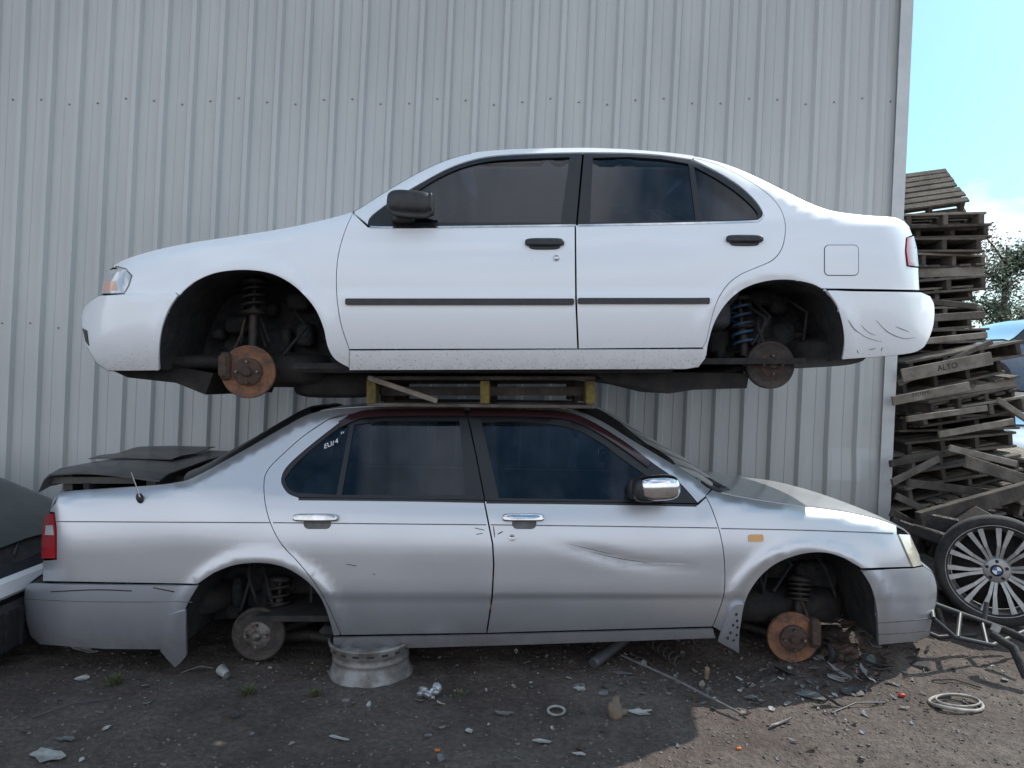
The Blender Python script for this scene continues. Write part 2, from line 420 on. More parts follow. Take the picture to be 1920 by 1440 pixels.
def corner(car,root,cu,cv,rad,Yd,spr,hubm,discm,springm,yaw=0,drum=False,arm=1):
    c=W(cu,cv,Yd); r=rad*Yd/F; ax=Vector((math.sin(yaw),-math.cos(yaw),0))
    d=MB()
    if drum: d.lathe(c,ax,[(0.001,0),(r*.5,0),(r*.55,-.006),(r*.60,-.004),(r*.64,-.009),(r*.90,-.011),(r*.93,-.006),(r,-.014),(r,-.05),(r*.96,-.055),(r*.3,-.06)],44)
    else: d.lathe(c,ax,[(r*.5,-.012),(r*.52,-.016),(r*.62,-.0155),(r*.64,-.017),(r*.92,-.017),(r*.94,-.0155),(r*.97,-.016),(r,-.019),(r,-.024),(r*.93,-.026),(r*.93,-.032),(r,-.034),(r,-.04),(r*.3,-.042)],48)
    h=MB(); h.lathe(c,ax,[(0.001,.03),(r*.13,.03),(r*.17,.024),(r*.19,.005),(r*.24,.003),(r*.5,.002),(r*.53,-.002),(r*.53,-.016)],30)
    st=[]
    x=ax.orthogonal().normalized(); y=ax.cross(x)
    for k in range(4):
        t=PI/4+k*PI/2; q=c+r*.38*(math.cos(t)*x+math.sin(t)*y); m=MB(); m.tube([q-ax*.005,q+ax*.028],.007,8); st.append(m)
    (u0,v0,u1,v1,sr,turns)=spr; Ys=Yd+.16
    p0=W(u0,v0,Ys); p1=W(u1,v1,Ys-.04)
    q=(p1-p0)
    strut=MB(); strut.tube([p0,p0+q*.45],.014,10); strut.tube([p0+q*.42,p1],[.026,.026],12); strut.lathe(p0+q*.5,q,[(.03,0),(sr*1.25,-.004),(sr*1.3,.004),(.03,.012)],24); strut.lathe(p0,q,[(.02,-.02),(sr*1.1,-.01),(sr*1.2,.01),(.03,.02)],24)
    strut.tube([p1,Vector((c.x,c.y+.1,c.z+.03))],.03,8); strut.blob((c.x,c.y+.1,c.z),(.1,.12,.16),.6,nu=14,nv=10)
    sp=MB(); sp.coil(p0+q*.02,p0+q*(.5 if not drum else .85),sr,.0085,turns)
    a=MB(); a.tube([Vector((c.x,c.y+.1,c.z-.03)),Vector((c.x+arm*.2,c.y+.3,c.z-.02)),Vector((c.x+arm*.33,c.y+.5,c.z+.03))],[.020,.024,.028],8)
    a.tube([Vector((c.x-.03,c.y+.1,c.z+.01)),Vector((c.x-.02,c.y+.75,c.z+.03))],.02,8)
    a.tube([Vector((c.x+arm*.06,c.y+.09,c.z+.05)),Vector((c.x+arm*.1,c.y+.5,c.z+.08))],.011,8)
    parts=[('brake_drum' if drum else 'brake_disc',d,discm),('strut',strut,dksteel),('coil_spring',sp,springm),('suspension_arm',a,dksteel)]
    if not drum:
        cal=MB()
        cc=c+Vector((-arm*r*.82,.02,.03)); cal.blob(cc,(.06,.1,.15),.45,nu=14,nv=10); cal.blob(cc+Vector((-.005,-.045,0)),(.045,.03,.11),.4,nu=12,nv=8)
        cal.tube([c+Vector((-arm*r*.7,.05,.1)),c+Vector((-arm*r*.5,.1,.2)),p0+q*.6+Vector((-arm*.05,0,0))],.007,6)
        parts.append(('brake_caliper',cal,rustdk))
    for s_ in (0,1):
        f=(lambda m:m) if s_==0 else (lambda m:m.mirrored(car.yc))
        for nme,mb,mt in parts: f(mb).build(nme,mt,root)
        ho=f(h).build('hub',hubm,root)
        for m in st: f(m).build('wheel_stud',steel,ho)

def interior(car,root,dirx,xb,zb,zf,steer_side):
    for side in (-1,1):
        y=car.yc+side*.36
        s=MB(); s.blob((xb+dirx*.28,y,zb-.42),(.5,.5,.2),.5)
        r=Matrix.Rotation(-dirx*R(14),3,'Y')
        s.blob((xb+dirx*.06,y,zb-.12),(.15,.48,.62),.5,r)
        o=s.build('front_seat',fabric,root)
        h=MB(); h.blob((xb-dirx*.03,y,zb+.20),(.1,.26,.15),.6,r); h.build('headrest',fabric,o)
    s=MB(); s.blob((xb-dirx*.62,car.yc,zb-.42),(.5,1.3,.2),.5); s.blob((xb-dirx*.86,car.yc,zb-.16),(.16,1.3,.5),.5,Matrix.Rotation(-dirx*R(20),3,'Y')); s.build('rear_seat',fabric,root)
    d=MB(); d.blob((xb+dirx*1.02,car.yc,zb-.12),(.42,1.36,.26),.5); d.build('dashboard',blk,root)
    y=car.yc+steer_side*.36
    t=MB(); ax=Vector((-dirx*.9,0,.44)).normalized(); cc=Vector((xb+dirx*.72,y,zb-.03)); x=Vector((0,1,0)); z=ax.cross(x)
    t.tube([cc+.185*(math.cos(k*PI/15)*x+math.sin(k*PI/15)*z) for k in range(31)],.014,8,cap=False)
    t.blob(cc,(.07,.14,.09),.7,nu=12,nv=8); t.tube([cc-x*.17,cc+x*.17],.012,6); t.tube([cc,cc-ax*.25],.025,8); t.build('steering_wheel',blk,root)
    t=MB(); cc=Vector((xb+dirx*.55,car.yc,zb+.27)); t.blob(cc,(.03,.22,.06),.5,nu=14,nv=8); t.build('rear_view_mirror',blk,root)
    f=MB(); f.box((xb,car.yc,zf),(2.35,1.40,.03)); f.build('floor_pan',dark,root)

# ============================================================ WHITE CAR (upper, faces left)
topW=[(157,590),(175,548),(190,520),(207,503),(225,491),(260,478),(300,467),(360,455),(420,446),(480,437),(540,427),(600,414),(640,404),(662,397),(700,374),(740,349),(790,321),(840,299),(880,288),(905,284),(960,280),(1020,278),(1094,277),(1160,279),(1220,283),(1280,289),(1330,298),(1372,311),(1420,332),(1470,357),(1520,381),(1560,395),(1620,403),(1680,408),(1700,418),(1712,440),(1720,480),(1725,545),(1748,580)]
beltW=[(157,575),(190,540),(207,508),(300,472),(480,441),(600,420),(690,424),(1080,420),(1426,412),(1500,407),(1560,402),(1680,412),(1712,445),(1748,520)]
WC=Car(3.68,4.52,topW,beltW,694,157,1748,[(456,655,160),(1455,655,143)],[(551,-.006)],
       dents=[(1180,470,60,30,.004,0),(900,500,90,20,.002,0)])
wr=thing('parked_car','white saloon car without wheels, resting on a pallet on top of the silver car','car',(0,4.52,1.54))
PW=[white,dark]
archFW=[(300,693),(300,655),(305,617),(318,581),(336,554),(362,531),(395,515),(430,508),(470,507),(510,514),(545,532),(572,556),(592,582),(606,615),(614,650),(628,674),(655,690)]
archRW=[(1325,668),(1328,645),(1338,610),(1354,580),(1376,555),(1402,538),(1440,527),(1480,525),(1520,532),(1545,543),(1566,570),(1578,605),(1582,640),(1578,672)]
LfW=[(662,399),(648,430),(636,470),(631,510),(632,560),(640,610),(655,655)]
LrW=[(1300,296),(1340,307),(1385,328),(1430,356),(1458,383),(1471,412),(1472,440),(1465,468),(1448,488),(1420,501),(1390,514),(1365,533),(1346,562),(1334,598),(1325,636),(1317,652)]
OUW=[(690,421),(697,405),(740,373),(790,343),(840,316),(885,300),(930,292),(1000,288),(1090,286),(1180,287),(1240,291),(1297,299)]
hlW=[(191,551),(194,528),(203,508),(214,505),(236,506),(247,517),(241,536),(233,551)]
fender=line(WC.top,214,660)+sm(LfW)+[(655,690)]+sm(archFW[4:])[::-1]+[(330,549),(233,552),(242,536),(248,517),(237,504)]
both(WC,WC.panel(fender),'fender',PW,wr)
fb=WC.panel([(190,555),(233,553),(330,550)]+sm(archFW[:5])[::-1]+[(205,694)]+sm([(185,680),(170,655),(161,635),(157.5,605),(158,588),(165,573),(190,555)]),off=.012,th=.02)
fb.join(fb.mirrored(WC.yc)); capF=[(190,555),(165,573),(158,588),(157.5,605),(161,635),(170,655),(185,680),(205,694)]
WC.cap(capF,.10,-1,mb=fb,off=.012); fb.build('front_bumper',PW,wr)
nose=MB(); WC.cap([(212,501),(203,508),(194,528),(191,552)],.10,-1,mb=nose); nose.build('grille_panel',[blk,dark],wr)
body=line(WC.top,664,1696)+[(1705,424),(1711,441),(1699,446),(1697,470),(1700,499),(1722,502),(1724,544),(1545,541)]+sm(archRW[:10])[::-1][1:]+[(1318,653)]+sm(LrW)[::-1]+sm(OUW)[::-1]+[(664,401)]
bs=WC.panel(body); bs.join(bs.mirrored(WC.yc)); WC.cap([(1696,412),(1711,441),(1718,470),(1722,500),(1724,544)],.05,1,mb=bs); bs.build('body_side',PW,wr)
fd=sm(LfW)+[(1083,654),(1079,560),(1078,422),(830,426),(690,426),(665,402)]
fdo,_=both(WC,WC.panel(fd),'front_door',PW,wr)
rd=[(1079.5,422),(1320,419),(1408,416)]+sm([(1424,412),(1430,399),(1416,376),(1386,348),(1341,320),(1301,300)])+sm(LrW)+[(1085,654),(1081,560)]
rdo,_=both(WC,WC.panel(rd),'rear_door',PW,wr)
both(WC,WC.panel([(655,657),(1318,654),(1325,655),(1322,672),(1310,688),(1285,692),(655,694)],off=.004),'sill',PW,wr)
rb=WC.panel([(1545,545),(1722,548.5)]+sm([(1740,556),(1748,575),(1746,610),(1735,640),(1722,655),(1690,664),(1578,673)])+sm(archRW[-5:])[::-1],off=.012,th=.02)
rb.join(rb.mirrored(WC.yc)); WC.cap([(1722,549),(1740,556),(1748,575),(1746,610),(1735,640),(1722,655),(1690,664)],.04,1,mb=rb,off=.012); rbo=rb.build('rear_bumper',PW,wr)
gFW=sm([(735,416),(745,386),(790,352),(840,324),(885,308),(930,300),(1000,296),(1068,294)])+[(1051,416)]
gRW=[(1112,295),(1180,293),(1240,297),(1291,306),(1304,412),(1107,416)]
gQW=sm([(1302,312),(1338,331),(1378,357),(1408,383),(1421,400),(1416,408),(1405,410)])+[(1318,412)]
both(WC,WC.panel(sm(OUW[:9])+[(1092,286),(1080,421),(830,425),(692,424)],[gFW],g=.3,off=-.004),'window_frame',[blktrim,dark],wr)
both(WC,WC.panel([(1095,286),(1180,287),(1240,291),(1297,299)]+sm([(1341,321),(1386,349),(1416,377),(1429,399),(1423,411),(1408,415)])+[(1320,418),(1083,421)],[gRW,gQW],g=.3,off=-.004),'window_frame',[blktrim,dark],wr)
for g in (gFW,gRW,gQW): both(WC,WC.panel(g,g=-1,off=-.012,th=.003,mi=(0,0)),'side_window',glass_w,wr)
both(WC,WC.strip(sm([(694,426),(760,427),(1000,424),(1080,423)]),1.8,.003,.005),'belt_moulding',chrome,wr)
both(WC,WC.strip(sm([(1084,423),(1250,420),(1400,416),(1425,412),(1432,402)]),1.8,.003,.005),'belt_moulding',chrome,wr)
both(WC,WC.panel(rrect(648,560,1076,572,3),g=0,off=.012,th=.014),'side_moulding',[blk,blk],wr)
both(WC,WC.panel(rrect(1083,559,1331,570,3),g=0,off=.012,th=.014),'side_moulding',[blk,blk],wr)
both(WC,WC.panel(hlW,g=.5,off=.004,th=.02,mi=(0,1)),'headlight',[whlens,dark],wr)
both(WC,WC.panel([(195,547),(198,530),(218,527),(222,545)],g=0,off=.0055,th=.002,mi=(0,0)),'indicator_lens',amberlite,wr)
both(WC,WC.panel([(1700,446),(1712,443),(1718,466),(1721,500),(1702,498),(1698,470)],g=.3,off=.004,th=.02),'tail_light',[redlens,dark],wr)
WC.loft(214,660,.05).build('bonnet',PW,wr)
WC.loft(662,884,.04,bow=-.10).build('windscreen',[glass_w,glass_w],wr)
WC.loft(884,1300,.035).build('roof',PW,wr)
WC.loft(884,1300,.02,dz=-.03).build('headliner',[fabric,fabric],wr)
WC.loft(1300,1545,.03,bow=.08).build('rear_window',[glass_w,glass_w],wr)
WC.loft(1545,1696,.03).build('boot_lid',PW,wr)
for (u0,v0,u1,v1) in ((984,447,1058,466),(1360,441,1430,459)):
    u=(u0+u1)/2; v=(v0+v1)/2; n=WC.N(u,v); p=WC.P(u,v); m=MB(); k=p.y/F
    m.blob(p+n*.012,((u1-u0)*k,.03,(v1-v0)*k*.8),.5,rot_n(n)); m.blob(p+n*.006+Vector((0,0,-.01)),((u1-u0)*k*.8,.012,(v1-v0)*k),.5,rot_n(n))
    both(WC,m,'door_handle',blk,wr)
def lock(car,u,v,root,r=.013):
    n=car.N(u,v); p=car.P(u,v); m=MB(); m.lathe(p,n,[(r*1.3,0),(r*1.2,.004),(r,.005),(r*.9,.003),(0.001,.003)],18); m.box(p+n*.0045,(.003,.003,.012)); m.build('door_lock',chrome,root)
lock(WC,1043,484,wr)
m=WC.panel(rrect(1545,459,1610,517,9),g=0,off=.0012,th=.004,mi=(1,1)); WC.panel(rrect(1546.3,460.3,1608.7,515.7,8),g=0,off=.0028,th=.003,mi=(0,0),mb=m); m.build('fuel_flap',PW,wr)
p=W(770,383,3.68); m=MB(); m.blob(p,(.235,.15,.125),.55,Matrix.Rotation(R(4),3,'Y')); m.blob(W(757,411,3.78),(.12,.1,.06),.6); m.blob(p+Vector((.105,.0,0)),(.02,.12,.10),.4)
both(WC,m,'wing_mirror',blk,wr)
both(WC,WC.panel([(160.5,616),(168,620),(172,648),(166,640)],g=0,off=.016,th=.01,mi=(0,0)),'bumper_vent',blk,wr)
for i,pts in enumerate(([(1588,600),(1600,618),(1622,632),(1650,640)],[(1640,600),(1662,622),(1690,634),(1712,632)],[(1610,608),(1625,622),(1640,628)],[(1676,612),(1700,622)],[(1604,655),(1606,662)],[(1626,655),(1640,652)],[(1650,657),(1652,650)])):
    WC.strip(sm(pts),lambda t:.15+.45*math.sin(PI*min(1,max(0,t)))*(1-.4*t),.0135,.002).build('scratch',greyp,rbo)
both(WC,arch_liner(WC,archFW),'wheel_arch_liner',liner,wr)
both(WC,arch_liner(WC,archRW,.5),'wheel_arch_liner',liner,wr)
corner(WC,wr,464,697,50,3.86,(478,528,474,648,.058,4),rustdk,rust,dksteel,yaw=.12,arm=1)
corner(WC,wr,1447,684,45,3.88,(1386,560,1396,668,.055,5.5),rustdk,drumm,bluecoil,drum=True,arm=-1)
interior(WC,wr,-1,.36,2.30,1.62,1)
u=MB()
u.box((-.15,4.52,1.585),(2.0,1.45,.05),bev=.02); u.blob((-1.35,4.5,1.58),(.7,1.0,.2),.5); u.blob((-1.75,4.5,1.62),(.7,1.2,.1),.6)
u.blob((-1.0,4.25,1.50),(.5,.3,.16),.5); u.blob((1.75,4.5,1.68),(.45,1.2,.16),.5)
u.build('underbody',dark,wr)
t=MB(); t.prism([W(1110,696,3.95),W(1130,712,3.95),W(1190,722,3.95),W(1255,738,3.95),W(1300,731,3.95),W(1400,728,3.95),W(1405,700,3.95)],(0,.9,0)); t.build('fuel_tank',dark,wr)
t=MB(); t.prism([W(200,690,3.95),W(240,708,3.95),W(330,718,3.95),W(385,740,3.95),W(400,700,3.95),W(320,685,3.95)],(0,1.1,0)); t.build('splash_guard',dark,wr)
t=MB(); t.tube([(-1.2,4.3,1.52),(-.6,4.45,1.55),(.4,4.5,1.55),(.9,4.7,1.56),(1.3,4.9,1.66),(1.9,4.9,1.68)],.028,10); t.build('exhaust_pipe',rustdk,wr)
t=MB(); t.tube([W(1400,642,4.1),W(1490,632,4.1),W(1570,640,4.3)],.012,8); t.tube([W(1395,690,4.05),W(1340,702,4.1),W(1250,700,4.3)],.03,8); t.blob(W(1480,632,4.15),(.2,.12,.06),.8,Matrix.Rotation(R(-8),3,'Y'),nu=14,nv=8); t.build('trailing_arm',dksteel,wr)

# ============================================================ SILVER CAR (lower, faces right)
topS=[(50,1100),(78,985),(88,952),(97,934),(110,922),(200,915),(300,908),(345,901),(380,886),(420,864),(460,842),(500,819),(540,796),(570,780),(600,770),(640,765),(700,762),(870,761),(1000,762),(1060,766),(1100,776),(1130,790),(1180,821),(1240,857),(1300,893),(1335,918),(1400,934),(1480,946),(1560,956),(1620,967),(1683,986),(1705,1001),(1722,1040),(1752,1090)]
beltS=[(50,1050),(85,970),(110,930),(200,922),(340,912),(450,922),(560,931),(900,938),(1300,943),(1345,936),(1400,940),(1500,953),(1620,972),(1700,1003),(1752,1050)]
SC=Car(3.68,4.50,topS,beltS,1212,50,1752,[(482,1205,158),(1517,1185,158)],[(1119,.005)],
       dents=[(1135,1042,72,13,.006,.22),(1000,1150,50,20,.002,0),(1240,1060,60,10,.003,.1),(800,1100,70,40,.002,0),(930,995,18,14,.004,0)])
sr=thing('parked_car','dented silver saloon car without wheels under the white car, its boot open','car',(0,4.5,0))
PS=[silver,dark]; PL=[silverlow,dark]
archRS=[(340,1215),(342,1165),(353,1130),(373,1097),(400,1075),(440,1060),(490,1056),(535,1065),(575,1090),(600,1120),(615,1155),(625,1192)]
archFS=[(1383,1205),(1388,1180),(1397,1130),(1415,1095),(1440,1068),(1470,1050),(1510,1038),(1550,1037),(1585,1048),(1613,1068),(1632,1100),(1641,1140),(1645,1205)]
LrS=[(640,1191),(626,1160),(610,1125),(588,1090),(560,1055),(530,1023),(510,988),(498,948),(495,905),(503,880),(530,852),(570,817),(615,787),(645,776)]
LfS=[(1323,930),(1335,955),(1350,1000),(1358,1050),(1358,1110),(1346,1150),(1336,1175)]
OUS=[(665,773),(700,769),(872,767),(1000,768),(1060,773),(1100,786),(1160,822),(1220,866),(1270,902),(1308,943)]
b=line(SC.top,1333,110)+[(98,938),(93,960),(102,961),(106,990),(106,1049),(80,1051),(80,1090),(371,1095)]+sm(archRS[4:])+[(638,1191)]+sm(LrS)[1:]+sm(OUS)+[(1322,932)]
bs=SC.panel(b); bs.join(bs.mirrored(SC.yc)); SC.cap([(110,924),(93,960),(86,1000),(81,1040),(80,1090)],.07,-1,mb=bs); bs.build('body_side',PS,sr)
rb=SC.panel(sm([(62,1092),(120,1093.5),(372,1096.5)])+sm(archRS[:4])[::-1]+[(200,1214),(80,1206)]+sm([(62,1190),(54,1160),(50.5,1125),(53,1102),(62,1092)]),off=.014,th=.02)
rb.join(rb.mirrored(SC.yc)); SC.cap([(62,1092),(53,1102),(50.5,1125),(54,1160),(62,1190),(80,1206)],.1,-1,mb=rb,off=.014); rbs=rb.build('rear_bumper',PL,sr)
openR=sm([(655,776),(640,790),(600,821),(560,854),(537,877),(529,893),(529,907),(540,924),(560,933)])
rdS=openR+[(907,939),(915,980),(923,1020),(925,1060),(922,1120),(912,1187)]+sm(LrS[:13])
both(SC,SC.panel(rdS),'rear_door',PS,sr)
fdS=[(908.5,940),(1308,947),(1322,934)]+sm(LfS)[1:]+[(913.5,1187),(923.5,1120),(926.5,1060),(924.5,1020),(916.5,980)]
fdo,_=both(SC,SC.panel(fdS,step=9),'front_door',PS,sr)
fenS=line(SC.top,1335,1681)+[(1682,1001),(1709,1063),(1615,1066)]+sm(archFS[:9])[::-1]+[(1342,1178)]+sm(LfS)[::-1]
both(SC,SC.panel(fenS),'fender',PS,sr)
fbS=SC.panel([(1616,1069),(1711,1065),(1727,1062)]+sm([(1745,1075),(1751.5,1100),(1750,1130),(1742,1165),(1738,1190)])+[(1715,1200),(1645,1206)]+sm(archFS[9:])[::-1],off=.014,th=.02)
fbS.join(fbS.mirrored(SC.yc)); SC.cap([(1727,1062),(1745,1075),(1751.5,1100),(1750,1130),(1742,1165),(1738,1190),(1715,1200)],.1,1,mb=fbS,off=.014); fbs=fbS.build('front_bumper',PL,sr)
SC.strip(sm([(1642,1165),(1700,1162),(1746,1157)]),.8,.0155,.002).build('bumper_seam',greyp,fbs)
SC.strip(sm([(1645,1186),(1700,1184),(1738,1180)]),.6,.0155,.002).build('bumper_seam',greyp,fbs)
SC.strip(sm([(52,1122),(180,1126),(362,1126)]),.6,.0155,.002).build('bumper_seam',greyp,rbs)
both(SC,SC.panel([(625,1195),(912,1190),(1337,1178),(1342,1196),(1000,1208),(625,1219)],off=.004),'sill',PS,sr)
gQS=sm([(655,798),(640,799),(600,829),(558,866),(538,890),(534,900),(540,914),(555,923)])+[(630,927)]
gRS=[(664,796),(720,788),(861,788),(874,928),(641,927)]
gFS=sm([(903,791),(960,789),(1020,793),(1080,805),(1130,832),(1170,862),(1216,894)])+[(1196,937),(936,933)]
both(SC,SC.panel(sm([(655,777),(700,770),(873,768)])+[(891,850),(908,937),(562,932)]+openR[::-1][2:-2],[gQS,gRS],g=.3,off=-.004),'window_frame',[blktrim,dark],sr)
both(SC,SC.panel([(876,768)]+sm(OUS[3:])+[(910,938),(893,850)],[gFS],g=.3,off=-.004),'window_frame',[blktrim,dark],sr)
for g in (gQS,gRS,gFS): both(SC,SC.panel(g,g=-1,off=-.012,th=.003,mi=(0,0)),'side_window',glass_s,sr)
both(SC,SC.strip(sm([(638,796),(665,783),(700,776),(800,774),(872,774)]),6,.008,.006),'weather_visor',maroon,sr)
both(SC,SC.strip(sm([(880,774),(1000,776),(1055,780),(1100,794),(1160,830),(1218,872)]),6,.008,.006),'weather_visor',maroon,sr)
both(SC,SC.strip(sm([(560,936),(750,938),(907,941)]),2,.003,.004),'belt_moulding',blktrim,sr)
both(SC,SC.strip(sm([(912,942),(1100,944),(1306,948)]),2,.003,.004),'belt_moulding',blktrim,sr)
for seg in (((106,978),(300,979),(507,980)),((512,980),(700,982),(912,984)),((920,984),(1150,987),(1345,990)),((1352,991),(1500,994),(1675,1000))):
    both(SC,SC.strip(sm(seg),1.0,.0012,.002),'pinstripe',greyp,sr)
both(SC,SC.panel([(79,1047),(80,990),(87,963),(100,963),(104,990),(104,1047)],g=.3,off=.004,th=.02),'tail_light',[redlens,dark],sr)
both(SC,SC.panel([(86,1003),(88,985),(100,985),(102,1003)],g=0,off=.0055,th=.002,mi=(0,0)),'reversing_lens',whlens,sr)
both(SC,SC.panel([(1684,1002),(1705,1003),(1722,1040),(1727,1060),(1711,1063)],g=.4,off=.004,th=.02),'headlight',[yellens,dark],sr)
both(SC,SC.panel(rrect(1403,1002,1431,1016,4),g=0,off=.006,th=.008,mi=(0,0)),'side_indicator',amber,sr)
SC.loft(1352,1705,.022,step=10,dz=.003).build('bonnet',PS,sr)
SC.loft(1075,1335,.03,bow=.10).build('windscreen',[glass_s,glass_s],sr)
SC.loft(600,1075,.012).build('roof',PS,sr)
SC.loft(605,1070,.0,dz=-.035).build('headliner',[fabric,fabric],sr)
SC.loft(345,585,.035,p=7,bow=-.05,th=.012).build('rear_window',[blktrim,dark],sr)
sc_=MB(); SC.loft(300,350,.0,mb=sc_,dz=-.01); sc_.build('parcel_shelf_panel',[dark,dark],sr)
bt=MB()
bt.box(((230-960)/373,4.5,.62),(.62,1.3,.03)); bt.box(((120-960)/373-.02,4.5,.8),(.03,1.2,.34)); bt.box(((345-960)/373,4.5,.8),(.03,1.3,.34)); bt.build('boot_floor',dark,sr)
SC.loft(1318,1356,.01,dz=.012).build('cowl',[blk,dark],sr)
wp=MB(); wp.tube([W(1300,893,4.0),W(1330,900,4.05),W(1366,921,3.95)],.012,8); wp.blob(W(1352,916,3.95),(.07,.06,.03),.7,nu=12,nv=8); wp.build('wiper_arm',blk,sr)
for (u0,v0,u1,v1) in ((551,963,635,980),(942,963,1020,980)):
    u=(u0+u1)/2; v=(v0+v1)/2; n=SC.N(u,v); p=SC.P(u,v); k=p.y/F
    rec=SC.panel(rrect(u0+18,v0+8,u1-14,v1+12,10),g=0,off=.0012,th=.003,mi=(0,0)); both(SC,rec,'handle_recess_shade',greyp,sr)  # flat grey patch: the recess's shade is put into the colour
    m=MB(); m.blob(p+n*.016,((u1-u0)*k,.028,(v1-v0)*k*.85),.4,rot_n(n)); both(SC,m,'door_handle',chrome,sr)
lock(SC,960,1008,sr)
p=W(1233,914,3.62); m=MB(); m.blob(p,(.215,.15,.125),.6,Matrix.Rotation(R(-3),3,'Y'))
mo=m.build('wing_mirror',chrome,sr); m.mirrored(SC.yc).build('wing_mirror',chrome,sr)
m=MB(); m.blob(W(1186,915,3.74),(.05,.1,.11),.6); m.blob(W(1230,930,3.80),(.12,.1,.05),.6); m.blob(p+Vector((-.06,.0,-.01)),(.13,.13,.12),.6); m.build('mirror_base',blk,mo)
def on_surface(car,u,v,off,ang=0):
    n=car.N(u,v); return Matrix.Translation(car.P(u,v)+n*off)@rot_n(n).to_4x4()@Matrix.Rotation(ang,4,'Y')@Matrix.Rotation(R(90),4,'X')
for ch,du,dv_,an in (('E',-11,5,-20),('U',-3.5,2,-28),('1',3,-.5,-16),('4',9.5,-4,-26)):
    text(ch,.038,inkw,'marker_writing',sr,on_surface(SC,620+du,831+dv_,-.007,R(an)),shear=.3)
text('E4',.018,inkw,'marker_writing',sr,on_surface(SC,641,811,-.004,R(-14)),shear=.35)
a=MB(); a.tube([W(262,932,3.72),W(254,908,3.71),W(246,886,3.70)],[.004,.003,.0025],8); ao=a.build('antenna',chrome,sr); a=MB(); a.blob(W(262,934,3.735),(.035,.03,.055),.9,Matrix.Rotation(R(-18),3,'Y'),nu=14,nv=10); a.build('antenna_base',blk,ao)
for pts,w_,mt in (([(1075,1026),(1120,1044),(1170,1054),(1210,1056)],3.0,scuffhl),([(1060,1016),(1085,1036),(1120,1052),(1200,1060)],.8,scuffhl),([(1100,1050),(1150,1062),(1200,1062)],1.8,scuffhl),([(1215,1056),(1290,1058)],1.2,scuffhl),([(1105,1034),(1160,1047),(1215,1055)],.4,greyp),([(1068,1020),(1110,1030),(1150,1040)],.35,greyp),([(925,985),(928,1010)],.9,dksteel),([(932,1002),(944,996)],1.0,dksteel),([(919,1120),(921,1150)],.8,rust)):  # wide pale strips paint highlights along the dent, with its scuffs
    SC.strip(sm(pts),lambda t,w_=w_:.15+w_*math.sin(PI*min(1,max(0,t))),.0012,.002).build('scratch',mt,fdo)
for pts in ([(890,990),(908,994)],[(893,1002),(905,1000)],[(650,1058),(668,1061)],[(700,1075),(703,1078)]): SC.strip(sm(pts),.7,.0012,.002).build('scratch',dksteel,sr)
for pts in ([(100,1108),(180,1104),(250,1106)],[(290,1100),(330,1108)]): SC.strip(sm(pts),1.0,.0155,.002).build('scratch',dksteel,rbs)
m=SC.panel([(322,1150),(350,1140),(352,1225),(331,1246),(305,1216)],g=0,off=.02,th=.02,mi=(0,0)); m.build('mud_flap',PL[0],sr); m.mirrored(SC.yc).build('mud_flap',PL[0],sr)
m=SC.panel(sm([(1392,1130),(1370,1136),(1352,1180),(1346,1198)])+[(1383,1221),(1384,1180)],g=0,off=.018,th=.02,mi=(0,0)); both(SC,m,'mud_flap',silverlow,sr)
m=MB()
for (q,w_) in ((1377,1148),(1379,1160),(1371,1168),(1380,1172),(1366,1182),(1378,1186),(1372,1196),(1362,1192)): m.blob(SC.P(q,w_)+SC.N(q,w_)*.02,(.012,.006,.016),.9,nu=8,nv=6)
m.build('mud_spots',dark,sr)
both(SC,arch_liner(SC,archRS,.5),'wheel_arch_liner',liner,sr)
both(SC,arch_liner(SC,archFS),'wheel_arch_liner',liner,sr)
corner(SC,sr,482,1191,50,3.86,(526,1085,522,1172,.055,4.5),steel,drumm,dksteel,drum=True,arm=1)
corner(SC,sr,1489,1198,47,3.84,(1500,1085,1496,1160,.055,4),rustdk,rust,dksteel,yaw=-.1,arm=-1)
interior(SC,sr,1,-.16,.93,.28,-1)
u=MB(); u.box((.0,4.5,.215),(2.0,1.45,.05),bev=.02); u.blob((1.5,4.5,.26),(.8,1.0,.22),.5); u.blob((-1.9,4.5,.3),(.7,1.2,.2),.6); u.box((-1.25,4.5,.5),(.9,.7,.1),bev=.03); u.build('underbody',dark,sr)
t=MB(); t.tube([W(520,1195,4.1),W(580,1190,4.1),W(640,1200,4.1)],.035,8); t.build('trailing_arm',dksteel,sr)

def sheet(x0,x1,y0,y1,zf,th=.006,nx=22,ny=12):
    mb=MB(); A=[];B=[]
    for i in range(nx+1):
        x=x0+(x1-x0)*i/nx; A.append([Vector((x,y0+(y1-y0)*j/ny,zf(i/nx,j/ny))) for j in range(ny+1)]); B.append([p-Vector((0,0,th)) for p in A[-1]])
    mb.grid(A,flip=True); mb.grid(B)
    for r in (0,-1): mb.grid([A[r],B[r]],smooth=False)
    for c in (0,ny): mb.grid([[r[c] for r in A],[r[c] for r in B]],smooth=False)
    return mb
t=sheet(-2.50,-1.86,3.86,5.0,lambda a,b:1.040-.010*b+.018*math.sin(PI*a)-.085*max(0,1-a/.10)**2-.02*max(0,1-b/.08)**2-.045*a*max(0,.5-b)+.006*math.sin(5*a+3*b),.010)
t.box((-2.24,3.92,.985),(.44,.02,.035)); t.box((-2.05,4.2,.97),(.4,.04,.05),Matrix.Rotation(.15,3,'Y'))
for x in (-2.4,-1.95): t.box((x,4.4,.972),(.05,.9,.09))
tag(t.build('boot_lid',dkgrey),'loose charcoal boot lid lying over the open boot of the silver car','boot lid')
t=sheet(-2.52,-2.02,4.35,4.98,lambda a,b:1.062+.016*b-.012*abs(a-.4)+.005*math.sin(9*b),.005)
